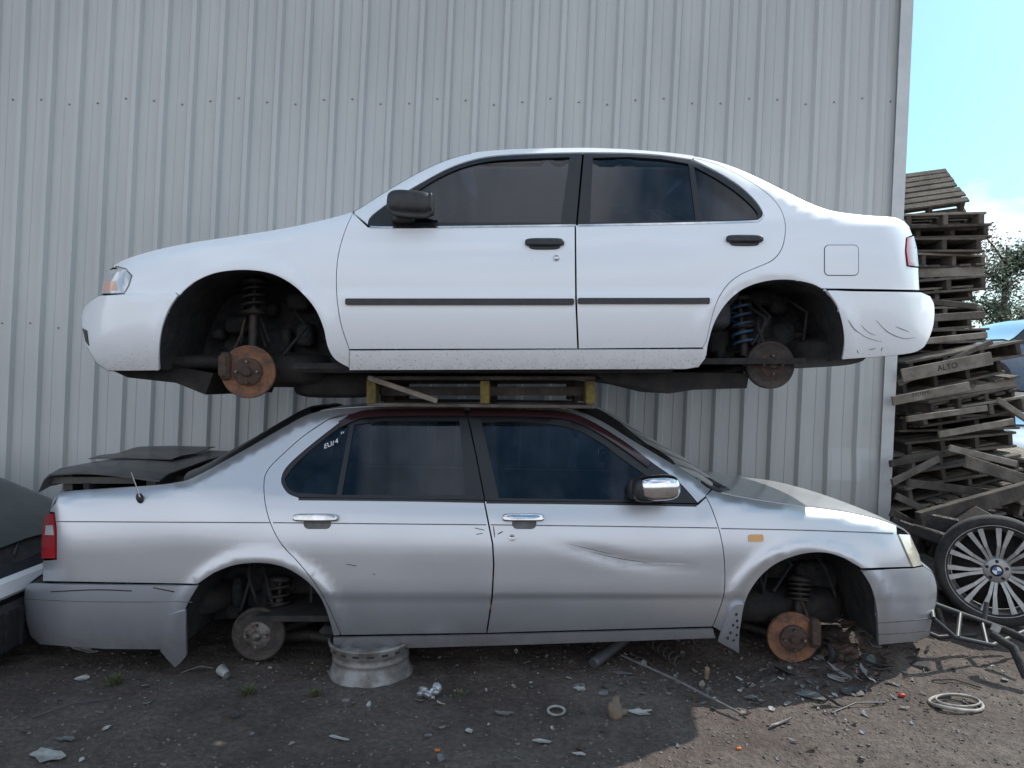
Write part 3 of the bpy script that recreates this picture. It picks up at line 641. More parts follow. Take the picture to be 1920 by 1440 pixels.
tag(t.build('plastic_sheet',dkgrey),'thin dark plastic sheet on top of the charcoal boot lid','plastic sheet')

# ============================================================ PALLETS
def pallet_boards(n,L,Wd,t,z,bw,along='x',skip=()):
    mb=MB()
    for k in range(n):
        if k in skip: continue
        y=-Wd/2+bw/2+(Wd-bw)*k/(n-1); jit=random.uniform(-.02,.02)
        if along=='x': mb.box((jit,y,z),(L,bw,t),Matrix.Rotation(random.uniform(-.03,.03),3,'Z'),bev=.003)
        else: mb.box((y,jit,z),(bw,L,t),Matrix.Rotation(random.uniform(-.03,.03),3,'Z'),bev=.003)
    return mb
def make_pallet(mt,skip=(),skb=(),turn=False):
    r=thing('wooden_pallet','p','pallet'); T=Matrix.Rotation(PI/2,3,'Z') if turn else Matrix.Identity(3)
    def fin(mb,n,mm):
        mb.v=[T@p for p in mb.v]; mb.build(n,mm,r)
    fin(pallet_boards(7,1.1,1.0,.02,.118,.11,'y',skip),'deck_board',mt[0])
    for y in (-.5,-.17,.17,.5):
        s=MB(); s.box((0,y,.064),(1.0,.045,.088),bev=.004); fin(s,'stringer',mt[1])
    fin(pallet_boards(6,1.1,1.0,.02,.010,.11,'y',skb),'bottom_board',mt[2])
    return r
pr=thing('wooden_pallet','wooden pallet with yellow block ends between the two stacked cars','pallet',(-.17,4.52,1.385))
x0=W(687,0,3.93).x; x1=W(1116,0,3.93).x; xc=(x0+x1)/2
t=MB()
for k in range(6): t.box((xc,3.98+k*.21,1.532),(x1-x0,.1,.02),bev=.003)
t.build('deck_board',wood[1],pr)
t=MB()
for y in (3.98,4.5,5.03): t.box((xc,y,1.383),(x1-x0,.1,.018),Matrix.Rotation(R(.6),3,'Y'),bev=.003)
t.build('bottom_board',wood[0],pr)
for i,uu in enumerate((696,909,1107)):
    for y in (3.985,4.5,5.02):
        t=MB(); x=W(uu,0,3.93).x; t.box((x,y,1.456),(.05 if y<4 else .09,.12,.124),bev=.004); t.build('block',yelwood if y<4 else wood[1],pr)
t=MB(); t.box(((x0+x1)/2,4.5,1.51),(x1-x0,.09,.018)); t.box(((x0+x1)/2,4.1,1.46),(x1-x0-.1,.02,.05)); t.build('cross_board',wood[1],pr)
a=W(690,708,3.90); b=W(820,752,3.90); t=MB(); d=(b-a); t.box((a+b)/2,(d.length,.02,.028),Matrix.Rotation(math.atan2(-d.z,d.x),3,'Y'),bev=.004); t.build('broken_board',wood[2],pr)
protos=[make_pallet((wood[0],wood[1],wood[0]),turn=True),make_pallet((wood[1],wood[1],wood[0]),(2,),(1,)),make_pallet((wood[2],wood[0],wood[1]),(),(3,),turn=True),make_pallet((wood[0],wood[2],wood[1]),(4,))]
ordn=['','first','second','third','fourth','fifth','sixth','seventh','eighth','ninth','tenth','eleventh','twelfth','thirteenth','fourteenth','fifteenth','sixteenth','seventeenth','eighteenth','nineteenth','twentieth','twenty-first','twenty-second','twenty-third','twenty-fourth','twenty-fifth','twenty-sixth']
rng=random.Random(3); NP=24; z=.30; seq=[]
for k in range(NP):
    if k<13:
        sx=.82; x=3.49+rng.uniform(-.03,.20)+.004*k; y=6.36+rng.uniform(-.09,.07); ty=-R(rng.uniform(1,13)) ; tx=R(rng.uniform(-6,6)); tz=R(rng.uniform(-16,19))
    else:
        sx=.88; x=3.70+rng.uniform(-.07,.07); y=6.95+rng.uniform(-.08,.07); ty=R(rng.uniform(-4,2.5)); tx=R(rng.uniform(-3.5,3.5)); tz=R(rng.uniform(-10,10))
    seq.append((x,y,z,tx,ty,tz,sx)); z+=.112
first={}; SG='wooden pallets stacked beside the shed'
for k,(x,y,zz,tx,ty,tz,sx) in enumerate(seq):
    pi_=rng.choice((0,1,2,3,0,0)); lab='weathered wooden pallet, %s below the tipped top pallet of the leaning stack'%ordn[NP-k]
    if pi_ not in first:
        o=protos[pi_]; first[pi_]=o; o.location=(x,y,zz); o.rotation_euler=(tx,ty,tz); o['label']=lab; o['group']=SG
    else: o=dup(protos[pi_],(x,y,zz),(tx,ty,tz),lab,SG)
    o.scale=(sx,.95,1)
for i in range(4):
    if i not in first:
        for ch in list(protos[i].children): bpy.data.objects.remove(ch)
        bpy.data.objects.remove(protos[i])
# low slumped heap to the right
for k in range(5):
    q=list(first.values())[k%len(first)]
    o=dup(q,(4.42+rng.uniform(-.08,.1),6.55+rng.uniform(-.1,.1),.18+.15*k),(R(rng.uniform(-8,8)),R(rng.uniform(-4,16)),R(rng.uniform(-25,25))),'slumped wooden pallet, %s from the bottom of the low heap right of the leaning stack'%ordn[k+1],'slumped pallets right of the leaning stack'); o.scale=(.85,.9,1)
tp=dup(first.get(1,first[0]),(3.74,7.0,z+.25),(R(46),R(-6),R(-10)),'wooden pallet tipped up against the sky, at the very top of the leaning stack',SG); tp.scale=(.82,.58,1)
Rb=Matrix.Rotation(R(-11),3,'Y')
pc=W(1775,688,5.60); bo=MB(); bo.box(pc,(.70,.02,.10),Rb,bev=.003)
br=tag(bo.build('wooden_board',wood[2]),'grey board stencilled ALTO nailed across the pallet stack','board')
text('ALTO',.062,inkb,'stencil_writing',br,Matrix.Translation(pc+Vector((.0,-.0115,0)))@Rb.to_4x4()@Matrix.Rotation(R(90),4,'X'))
pc=W(1745,738,5.58); bo=MB(); bo.box(pc,(.60,.02,.07),Rb,bev=.003)
br2=tag(bo.build('wooden_board',wood[2]),'thin stencilled board in the pallet stack just below the ALTO board','board')
text('SYSTEMS',.036,inkb,'stencil_writing',br2,Matrix.Translation(pc+Vector((-.08,-.0115,0)))@Rb.to_4x4()@Matrix.Rotation(R(90),4,'X'))
for i,(u0,v0,u1,v1,Y,hh,mt,lab) in enumerate(((1700,786,1850,765,5.5,.045,2,'pale loose board poking out of the pallet stack'),(1668,870,1800,845,5.5,.05,1,'dark board low in the pallet stack beside the wall'),(1810,865,1935,905,5.3,.09,0,'wide board sloping down to the right low on the stack'),(1700,905,1900,930,5.4,.06,1,'dark plank across the foot of the pallet stack'),(1722,975,1935,915,5.1,.11,1,'heavy dark plank rising right above the alloy wheel'),(1680,645,1850,628,5.75,.05,2,'pale thin board halfway up the pallet stack'),(1870,750,1930,790,5.7,.05,2,'pale board jutting out at the right of the stack'),(1670,960,1760,1010,5.2,.06,1,'short board leaning at the foot of the stack'),(1680,930,1790,985,5.3,.05,0,'thin grey board leaning down behind the silver bonnet'),(1672,905,1760,860,5.35,.05,0,'thin grey board rising right beside the shed corner'),(1760,815,1900,790,5.55,.05,2,'pale warped board at the right below the poking board'),(1690,600,1845,590,5.85,.06,0,'grey board across the middle of the stack above the pale thin board'),(1685,720,1860,640,5.7,.04,0,'thin grey batten slanting up right across the middle of the stack'),(1780,840,1905,870,5.45,.05,2,'pale broken board tilting down at the right foot of the stack'),(1690,560,1830,575,6.0,.05,1,'dark warped board near the middle of the stack'))):
    a=W(u0,v0,Y);b=W(u1,v1,Y+.15); d=b-a; q=d.to_track_quat('X','Z').to_matrix(); t=MB(); t.box((a+b)/2,(d.length,.025 if i!=4 else .06,hh),q,bev=.004); tag(t.build('wooden_board',wood[mt]),lab,'board')

# ============================================================ SHED
def wall_material():
    m,nt,b=newmat('painted_steel_cladding'); N=nt.nodes; L=nt.links
    tc=N.new('ShaderNodeTexCoord'); mp=N.new('ShaderNodeMapping'); mp.inputs['Scale'].default_value=(5,5,.4); L.new(tc.outputs['Object'],mp.inputs[0])
    n=N.new('ShaderNodeTexNoise'); n.inputs['Scale'].default_value=1.5; n.inputs['Detail'].default_value=9; L.new(mp.outputs[0],n.inputs['Vector'])
    n2=N.new('ShaderNodeTexNoise'); n2.inputs['Scale'].default_value=.8; n2.inputs['Detail'].default_value=5; L.new(tc.outputs['Object'],n2.inputs['Vector'])
    r=N.new('ShaderNodeValToRGB'); r.color_ramp.elements[0].position=.38; r.color_ramp.elements[1].position=.66
    r.color_ramp.elements[0].color=(.455,.465,.455,1); r.color_ramp.elements[1].color=(.53,.54,.525,1)
    a=N.new('ShaderNodeMath'); a.operation='ADD'; L.new(n.outputs['Fac'],a.inputs[0]); L.new(n2.outputs['Fac'],a.inputs[1])
    h=N.new('ShaderNodeMath'); h.operation='MULTIPLY'; h.inputs[1].default_value=.5; L.new(a.outputs[0],h.inputs[0]); L.new(h.outputs[0],r.inputs[0])
    L.new(r.outputs[0],b.inputs['Base Color']); b.inputs['Roughness'].default_value=.40
    bp=N.new('ShaderNodeBump'); bp.inputs['Strength'].default_value=.15; bp.inputs['Distance'].default_value=.05; L.new(n2.outputs['Fac'],bp.inputs['Height']); L.new(bp.outputs[0],b.inputs['Normal'])
    return m
wallm=wall_material(); trimm=M('corner_flashing',(.60,.615,.61),(.52,.53,.53),4,.4); screwm=M('painted_screw',(.36,.365,.36),(.26,.25,.23),10,.5)
YW=5.72; K_=.0456
bw=thing('metal_shed','pale grey shed clad in ribbed steel sheet behind the stacked cars','building',(-4,YW+4,0))
def wx(x,z): return x+K_*z
XR=2.89; per=.2215; prof=[]
x=XR-.06
while x>-13:
    prof+=[(x,0),(x-.070,0),(x-.076,-.004),(x-.082,0),(x-.148,0),(x-.165,-.038),(x-.200,-.038)]
    x-=per
zs=[-.2]+[.25*i for i in range(0,37)]
mb=MB(); rows=[]
for z in zs:
    rows.append([Vector((wx(px,z)+.004*noise.noise(Vector((px*1.3,z*.7,3))),YW+py+.022*noise.noise(Vector((px*.45,z*.5,0)))+(.05*math.exp(-((px-2.6)/.25)**2)*max(0,1-z/1.3)*math.sin(z*7)),z)) for px,py in prof])
mb.grid(rows,flip=True,smooth=False); mb.build('wall_cladding',wallm,bw)
t=MB()
for z0,z1 in ((-.2,9),):
    t.prism([(wx(XR-.075,z0),YW-.052,z0),(wx(XR+.02,z0),YW-.052,z0),(wx(XR+.02,z1),YW-.052,z1),(wx(XR-.075,z1),YW-.052,z1)],(0,.006,0))
    t.prism([(wx(XR+.014,z0),YW-.046,z0),(wx(XR+.014,z0),YW+.08,z0),(wx(XR+.014,z1),YW+.08,z1),(wx(XR+.014,z1),YW-.046,z1)],(.006,0,0))
t.build('corner_flashing',trimm,bw)
t=MB(); t.prism([(wx(XR,-.2),YW+.02,-.2),(wx(XR,-.2),YW+8,-.2),(wx(XR,9),YW+8,9),(wx(XR,9),YW+.02,9)],(-.05,0,0)); t.build('side_wall',wallm,bw)
t=MB(); t.prism([(-13,YW+.06,9.0),(wx(XR,9),YW+.06,9.0),(wx(XR,9),YW+8,9.6),(-13,YW+8,9.6)],(0,0,.06)); t.build('roof',wallm,bw)
t=MB(); t.box((-13,YW+4,4.5),(.1,8,9.4)); t.build('end_wall',wallm,bw)
scr=MB(); scr.lathe((0,0,0),(0,-1,0),[(.001,.007),(.0045,.007),(.005,.003),(.008,.002),(.008,0)],8)
so=None
for zrow in (3.71,1.96):
    x=XR-.06-.04
    for k in range(34):
        px=x-per*k; p=Vector((wx(px,zrow),YW-.002+.022*noise.noise(Vector((px*.45,zrow*.5,0))),zrow+.025*math.sin(k*1.7)))
        if so is None: so=scr.build('screw',screwm,None); so.parent=bw; s_=so
        else: s_=so.copy(); C.objects.link(s_)
        s_.location=p-bw.location

# ============================================================ GROUND
def gh(x,y):
    f=max(0,1-max(0,abs(x)-6)/6)*max(0,1-max(0,y-9)/6)
    h=.020*noise.noise(Vector((x*1.3,y*1.3,0)))+.014*noise.noise(Vector((x*4,y*4,2)))+.009*noise.noise(Vector((x*11,y*11,5)))+.005*noise.noise(Vector((x*27,y*27,9)))
    h+=.08*math.exp(-((x-.95)/.4)**2-((y-4.3)/.3)**2)+.12*math.exp(-((x-1.95)/.38)**2-((y-4.15)/.30)**2)+.03*math.exp(-((x-1.55)/.3)**2-((y-3.7)/.15)**2)
    return h*f
def axis(fine0,fine1,st,far0,far1):
    a=[];x=fine0
    while x<=fine1: a.append(x); x+=st
    s=st; x=fine1
    while x<far1: s*=1.25; x+=s; a.append(min(x,far1))
    s=st; x=fine0
    while x>far0: s*=1.25; x-=s; a.insert(0,max(x,far0))
    return a
xs=axis(-3.4,4.0,.025,-600,600); ys=axis(2.3,6.2,.025,-300,900)
gm,nt,b=newmat('oily_dirt'); N=nt.nodes; L=nt.links
tc=N.new('ShaderNodeTexCoord')
def nz(sc,dt=10,ro=.65):
    n=N.new('ShaderNodeTexNoise'); n.inputs['Scale'].default_value=sc; n.inputs['Detail'].default_value=dt; n.inputs['Roughness'].default_value=ro; L.new(tc.outputs['Object'],n.inputs['Vector']); return n
n1=nz(1.6); n2=nz(34); vo=N.new('ShaderNodeTexVoronoi'); vo.inputs['Scale'].default_value=75; L.new(tc.outputs['Object'],vo.inputs['Vector'])
r1=N.new('ShaderNodeValToRGB'); e=r1.color_ramp.elements; e[0].position=.38; e[0].color=(.066,.047,.039,1); e[1].position=.66; e[1].color=(.125,.101,.087,1); L.new(n1.outputs['Fac'],r1.inputs[0])
r2=N.new('ShaderNodeValToRGB'); e=r2.color_ramp.elements; e[0].position=.40; e[0].color=(.65,.65,.65,1); e[1].position=.74; e[1].color=(1.4,1.4,1.4,1); L.new(n2.outputs['Fac'],r2.inputs[0])
mx=N.new('ShaderNodeMixRGB'); mx.blend_type='MULTIPLY'; mx.inputs[0].default_value=1; L.new(r1.outputs[0],mx.inputs[1]); L.new(r2.outputs[0],mx.inputs[2])
L.new(mx.outputs[0],b.inputs['Base Color']); b.inputs['Roughness'].default_value=.92
ad=N.new('ShaderNodeMath'); ad.operation='MULTIPLY_ADD'; L.new(vo.outputs['Distance'],ad.inputs[0]); ad.inputs[1].default_value=-.5; L.new(n2.outputs['Fac'],ad.inputs[2])
bp=N.new('ShaderNodeBump'); bp.inputs['Strength'].default_value=.6; bp.inputs['Distance'].default_value=.015; L.new(ad.outputs[0],bp.inputs['Height']); L.new(bp.outputs[0],b.inputs['Normal'])
g=MB(); g.grid([[Vector((x,y,gh(x,y))) for y in ys] for x in xs],flip=True); tag(g.build('ground',gm),None,None,kind='structure')
gv=MB(); rg=random.Random(11)
gmat=M('gravel_stones',(.085,.072,.063),(.19,.172,.155),3,.9)
octv=[(1,0,0),(0,1,0),(-1,0,0),(0,-1,0),(0,0,1),(0,0,-1)]; octf=[(0,1,4),(1,2,4),(2,3,4),(3,0,4),(1,0,5),(2,1,5),(3,2,5),(0,3,5)]
vs=[];fs=[]
for k in range(14000):
    y=2.5+ (rg.random()**1.3)*3.2; x=rg.uniform(-.75,.75)*y*1.05
    if rg.random()<.4: x=rg.gauss(1.8,1.0); y=rg.uniform(2.6,4.2)
    s_=.0020+.009*rg.random()**5
    rr=Matrix.Rotation(rg.uniform(0,6.3),3,'Z')@Matrix.Rotation(rg.uniform(-.6,.6),3,'X'); o=len(vs); z=gh(x,y)+s_*.2
    for q in octv: p=rr@Vector((q[0]*s_*rg.uniform(.7,1.3),q[1]*s_*rg.uniform(.7,1.3),q[2]*s_*rg.uniform(.4,.8))); vs.append(p+Vector((x,y,z)))
    fs+=[[i+o for i in f] for f in octf]
gv.add(vs,fs,smooth=False); tag(gv.build('gravel',gmat),'loose gravel scattered over the oily dirt','gravel',kind='stuff')

# ============================================================ LITTER
def gp(u,v,h=0):
    Y=HC*F/(v-720); x=(u-960)*Y/F; return Vector((x,Y,gh(x,Y)+h))
def shard(rg,w,d,curl=.25,n=11):
    mb=MB(); pts=[]
    for k in range(n):
        t=2*PI*k/n+rg.uniform(-.2,.2); q=rg.uniform(.45,1); pts.append((math.cos(t)*w/2*q,math.sin(t)*d/2*q))
    c1=rg.uniform(-curl,curl)
    def zz(x,y): return .005+abs(c1)*(x*x/(w+.01))+.2*curl*y*rg.uniform(.2,1)+rg.uniform(0,.004)
    P=[Vector((x,y,zz(x,y))) for x,y in pts]+[Vector((0,0,.004))]
    Q=[p-Vector((0,0,.003)) for p in P]
    mb.add(P,[(i,(i+1)%n,n) for i in range(n)],smooth=False); mb.add(Q,[((i+1)%n,i,n) for i in range(n)],smooth=False)
    mb.add(P[:n]+Q[:n],[((i+1)%n,i,i+n,(i+1)%n+n) for i in range(n)],smooth=False); return mb
def place(mb,name,mat,p,rz=0,rx=0,ry=0,label=None,cat='litter',group=None):
    o=mb.build(name,mat); o.location=p; o.rotation_euler=(rx,ry,rz); tag(o,label,cat,group); return o
rg=random.Random(5)
big=[(85,1420,.22,.10,pale,'large pale shard in the bottom left corner of the dirt'),(125,1384,.13,.06,greyp,'grey shard just above the large corner shard at lower left'),(158,1220,.20,.06,pale,'pale shard below the rear bumper of the silver car'),(155,1275,.08,.06,pale,'small round pale scrap left of the weed'),(632,1388,.14,.03,pale,'thin pale sliver on open dirt left of centre'),(945,1338,.10,.05,greyp,'grey crumpled scrap left of the metal ring'),(1015,1390,.11,.04,pale,'pale folded scrap on the dirt below the metal ring'),(1088,1298,.08,.05,pale,'pale chip above right of the metal ring'),(1200,1338,.14,.07,pale,'pale torn sheet beside the brown bottle'),(1170,1270,.12,.07,greyp,'grey scrap beneath the ribbed hose'),(1085,1418,.06,.03,pale,'pale chip near the bottom edge at centre'),(880,1376,.04,.05,pale,'upright pale chip on the dirt below the foil'),(1460,1357,.20,.025,dkgrey,'long dark strip lying at the shadow edge'),(1520,1310,.22,.10,greyp,'broken grey plastic trim in the litter below the front disc'),(1600,1300,.18,.09,dkgrey,'dark curled trim in the litter below the front bumper'),(1410,1308,.09,.06,foil,'small shiny foil scrap right of the long rod'),(1570,1282,.12,.08,pale,'pale plastic piece in the litter near the front disc')]
for (u,v,w,d,mt,lab) in big: place(shard(rg,w,d),'plastic_shard',mt,gp(u,v,.004),rg.uniform(-.5,.5),rg.uniform(-.1,.2),rg.uniform(-.1,.1),lab,'scrap')
for k in range(60):
    u=rg.gauss(1600,62); v=rg.gauss(1262,30); v=max(1205,min(1335,v)); mt=rg.choice((dkgrey,greyp,rustdk,rustdk,dksteel,dkgrey))
    nm={dkgrey:'charcoal',greyp:'grey',rustdk:'rusty',dksteel:'dark metal'}[mt]
    s_=rg.uniform(.06,.19); place(shard(rg,s_,s_*rg.uniform(.2,.6),.9),'torn_scrap',mt,gp(u,v,rg.uniform(.004,.06)),rg.uniform(0,6),rg.uniform(-.7,.7),rg.uniform(-.6,.6),nm+' torn piece in the heap below the silver front bumper','scrap','torn pieces heaped below the silver front bumper')
for k in range(260):
    q_=rg.random()
    if q_<.4: u=rg.gauss(1480,200); v=rg.uniform(1235,1345)
    elif q_<.65: u=rg.gauss(1080,240); v=rg.uniform(1215,1330)
    else: u=rg.uniform(20,1900); v=rg.uniform(1225,1435)
    mt=rg.choice((pale,greyp,greyp,dkgrey,rustdk,greyp,wood[2])); s_=rg.uniform(.012,.06)
    nm={pale:'small pale scrap among the litter strewn on the dirt',greyp:'small grey scrap among the litter strewn on the dirt',dkgrey:'small black scrap among the litter strewn on the dirt',rustdk:'small rusty scrap among the litter strewn on the dirt',wood[2]:'small wood chip among the litter strewn on the dirt'}[mt]
    place(shard(rg,s_,s_*rg.uniform(.4,.9),.6,7),'small_scrap',mt,gp(u,min(1436,v),.003),rg.uniform(0,6),rg.uniform(-.4,.4),rg.uniform(-.4,.4),nm,'scrap','small scraps strewn on the dirt')
t=MB()
for k in range(9): t.blob(Vector((rg.uniform(-.06,.06),rg.uniform(-.04,.04),rg.uniform(.01,.04))),(rg.uniform(.04,.08),rg.uniform(.03,.06),rg.uniform(.02,.05)),.9,Matrix.Rotation(rg.uniform(0,3),3,'Z')@Matrix.Rotation(rg.uniform(0,1),3,'X'),nu=7,nv=5)
for i in range(len(t.s)): t.s[i]=False
place(t,'crumpled_foil',foil,gp(810,1300),label='crumpled silvery foil on the dirt right of the steel rim')
t=MB(); t.lathe((0,0,.02),(1,0,.25),[(.018,0),(.020,.01),(.028,.06),(.026,.06),(.018,.012),(.001,.01)],16); place(t,'plastic_cup',pale,gp(425,1280,.006),rz=2.4,label='crushed pale plastic cup on the dirt below the rear hub')
t=MB(); t.lathe((0,0,0),(0,0,1),[(.033,.002),(.043,.002),(.043,.010),(.033,.010)],30,closed=True); place(t,'metal_ring',pale,gp(1043,1333,.006),rx=.1,label='small metal ring lying flat on the dirt at centre',cat='ring')
t=MB(); t.tube([Vector((.12*math.cos(a_*PI/18),.085*math.sin(a_*PI/18),.012+.006*math.sin(a_*PI/9))) for a_ in range(37)],.008,8,cap=False); t.tube([Vector((.10*math.cos(a_*PI/18)+.01,.065*math.sin(a_*PI/18),.024)) for a_ in range(37)],.005,6,cap=False); place(t,'headlamp_bezel',M('dusty_bezel',(.33,.32,.29),(.2,.18,.16),20,.6),gp(1792,1318,.008),rz=.1,label='oval pale bezel ring on sunlit gravel at lower right',cat='ring')
a=gp(1165,1252,.05);b=gp(1392,1346,.02); t=MB(); t.tube([a,a+(b-a)*.5+Vector((0,0,.01)),b],.006,8); tag(t.build('metal_rod',greyp),'long thin metal rod lying diagonally on the dirt','rod')
a=gp(1112,1268,.06);b=gp(1182,1232,.1); t=MB(); n=22; t.tube([a+(b-a)*i/n for i in range(n+1)],[.026+.006*(i%2) for i in range(n+1)],12); tag(t.build('ribbed_hose',dkgrey),'short ribbed dark hose on the dirt under the silver car','hose')
t=MB(); t.coil(gp(1215,1225,.05),gp(1275,1262,.05),.030,.006,6); tag(t.build('loose_spring',dksteel),'dark loose coil spring beside the ribbed hose','spring')
t=MB(); t.blob((0,0,.03),(.07,.045,.085),.7,nu=14,nv=9); t.lathe((.01,0,.05),(.2,0,1),[(.02,0),(.018,.025),(.014,.04),(.001,.04)],12); t.blob((.03,.01,.015),(.085,.05,.035),.7,nu=10,nv=6); place(t,'brown_bottle',M('brown_plastic',(.11,.078,.058),(.17,.13,.09),12,.6),gp(1155,1348,.0),rz=.5,rx=-.3,label='squashed brown bottle standing in the litter right of the ring',cat='bottle')
t=MB(); t.tube([(0,0,0),(0,0,.03),(0,0,.034),(0,0,.06)],[.010,.010,.015,.012],8); place(t,'small_plug',freshwood,gp(1325,1275,.01),rx=.2,label='small tan plug in the dirt under the front door',cat='plug')
t=MB(); t.blob((0,0,0),(.03,.02,.016),.5,nu=8,nv=6); place(t,'red_fragment',redp,gp(1691,1307,.01),label='tiny red fragment on the dirt below the front bumper',cat='fragment')
t=MB(); t.blob((0,0,0),(.025,.012,.01),.5,nu=8,nv=6); place(t,'orange_fragment',orangep,gp(820,1410,.006),label='tiny orange fragment near the bottom edge at centre',cat='fragment')
t=MB(); t.blob((0,0,0),(.022,.012,.01),.5,nu=8,nv=6); place(t,'orange_fragment',orangep,gp(1385,1405,.006),label='tiny orange fragment on the sunlit dirt at lower right',cat='fragment')
for (u0,v0,u1,v1,mt,lab) in ((60,1345,190,1318,dkgrey,'dark thin wire on the dirt at lower left'),(1235,1262,1180,1240,wood[1],'dark stick beside the ribbed hose'),(1400,1290,1480,1268,dksteel,'bent dark wire below the front brake disc'),(1560,1340,1660,1322,dkgrey,'black rubber strip at the edge of the car shadow'),(340,1262,400,1255,greyp,'thin grey stick under the silver rear hub'),(1750,1275,1840,1290,dksteel,'dark bent wire on sunlit gravel above the bezel ring')):
    a=gp(u0,v0,.008);b=gp(u1,v1,.012); t=MB(); t.tube([a,(a+b)/2+Vector((0,.03,.01)),b],.004,6); tag(t.build('thin_wire',mt),lab,'wire')
def weed(p,s,lab,seed):
    q=random.Random(seed); r=thing('weed',lab,'plant',p); m=MB()
    for k in range(34):
        a_=q.uniform(0,6.28); l=s*q.uniform(.4,1); d=Vector((math.cos(a_),math.sin(a_),q.uniform(.5,1.8))).normalized(); sd=d.cross(Vector((0,0,1))).normalized()*.005; o=Vector(p)+Vector((q.uniform(-.02,.02),q.uniform(-.02,.02),0))
        m.add([o-sd*.4,o+sd*.4,o+d*l*.6+sd,o+d*l-Vector((0,0,l*.15)),o+d*l*.6-sd],[(0,1,2,3,4)],smooth=False)
    m.build('leaves',weedm,r); t=MB(); t.tube([Vector(p),Vector(p)+Vector((.004,0,s*.7))],.002,5); t.build('stem',weedm,r)
weed(gp(215,1282),.09,'small green weed in the dirt under the silver rear bumper',1)
weed(gp(462,1308),.08,'sparse weed in the dirt left of the steel rim',2)
weed(gp(590,1305),.05,'tiny weed touching the left side of the steel rim',3)
weed(gp(860,1300),.04,'tiny weed on the dirt right of the crumpled foil',4)

# steel rim under the sill
P_=Vector((-.738,3.83,-.012)); rr_=thing('steel_rim','bare grey steel wheel rim lying flat under the sill of the silver car','wheel rim',P_)
hs=.90; rs_=1.02
t=MB(); t.lathe(P_,(0,0,1),[(r_*rs_,h_*hs) for r_,h_ in [(.203,.0),(.213,.004),(.215,.014),(.207,.022),(.205,.040),(.199,.048),(.194,.075),(.190,.080),(.190,.100),(.194,.104),(.194,.116),(.190,.12),(.190,.138),(.199,.150),(.205,.158),(.206,.186),(.214,.194),(.214,.204),(.206,.208),(.196,.200),(.190,.150),(.180,.12),(.180,.085),(.186,.05),(.19,.01)]],64,closed=True); rb_=t.build('rim_barrel',rimsteel,rr_)
for k in range(18):
    a_=2*PI*k/18; t=MB(); t.box(P_+Vector((.2055*rs_*math.cos(a_),.2055*rs_*math.sin(a_),.172*hs)),(.004,.034,.012),Matrix.Rotation(a_,3,'Z'),bev=.004); t.build('vent_slot',dark,rb_)
t=MB(); t.lathe(P_,(0,0,1),[(r_,h_*hs) for r_,h_ in [(.19,.15),(.16,.175),(.12,.185),(.10,.16),(.05,.155),(.045,.18),(.03,.18),(.03,.15),(.16,.12)]],40,closed=True)
t.build('rim_centre',rimsteel,rr_)
# alloy wheel
wh=thing('alloy_wheel','car wheel with many-spoked alloy rim and blue and white emblem leaning upright','wheel')
A=(0,-1,0)
t=MB(); t.lathe((0,0,0),A,[(.270,.085),(.284,.100),(.304,.106),(.324,.094),(.333,.07),(.335,.03),(.335,-.06),(.33,-.09),(.30,-.105),(.262,-.09),(.262,.08)],64,closed=True)
t.build('tyre',rubber,wh)
t=MB(); t.lathe((0,0,0),A,[(.275,.096),(.279,.088),(.269,.070),(.260,.062),(.250,.02),(.240,-.08),(.250,-.085),(.260,.02),(.265,.06)],64,closed=True); t.build('rim',alloy,wh)
t=MB(); t.lathe((0,0,0),A,[(.001,.0),(.240,-.03),(.240,-.04),(.001,-.04)],40,closed=True); t.build('rim_back',dark,wh)
ca=lambda rr,an,yy:Vector((rr*math.cos(an),yy,rr*math.sin(an)))
for k in range(10):
    a0=2*PI*k/10+.15; t=MB()
    for sgn in (-1,1):
        i0=ca(.06,a0+sgn*.27,-.040); i1=ca(.06,a0+sgn*.005,-.040); m0=ca(.15,a0+sgn*.155,-.064); m1=ca(.15,a0+sgn*.025,-.064); o0=ca(.267,a0+sgn*.185,-.074); o1=ca(.267,a0+sgn*.065,-.074)
        f=(lambda L:L) if sgn>0 else (lambda L:L[::-1])
        t.prism(f([i0,m0,m1,i1]),(0,.04,0)); t.prism(f([m0,o0,o1,m1]),(0,.04,0))
    t.build('spoke',alloy,wh)
t=MB(); t.lathe((0,0,0),A,[(.001,.052),(.062,.050),(.078,.042),(.088,.01)],36); hub=t.build('hub',alloy,wh)
for k in range(5):
    a_=2*PI*k/5+.3; t=MB(); t.lathe((.055*math.cos(a_),0,.055*math.sin(a_)),A,[(.001,.058),(.010,.058),(.010,.03)],8,smooth=False); t.build('wheel_bolt',dark,hub)
t=MB(); t.lathe((0,0,0),A,[(.001,.0555),(.034,.0555),(.036,.047)],30); t.build('emblem_ring',blk,hub)
for k in range(4):
    t=MB(); n=8; t.add([Vector((0,-.0575,0))]+[Vector((.024*math.cos(k*PI/2+i*PI/2/n),-.0575,.024*math.sin(k*PI/2+i*PI/2/n))) for i in range(n+1)],[(0,i+1,i+2) for i in range(n)]); t.build('emblem_quarter',bm_blue if k%2 else bm_white,hub)
wh.location=W(1868,1066,4.55); wh.location.z=.345; wh.rotation_euler=(R(-6),0,R(-30))
def tubes(name,segs,r,mat,label,cat):
    t=MB()
    for s_ in segs: t.tube([W(*q) for q in s_],r,8)
    return tag(t.build(name,mat),label,cat)
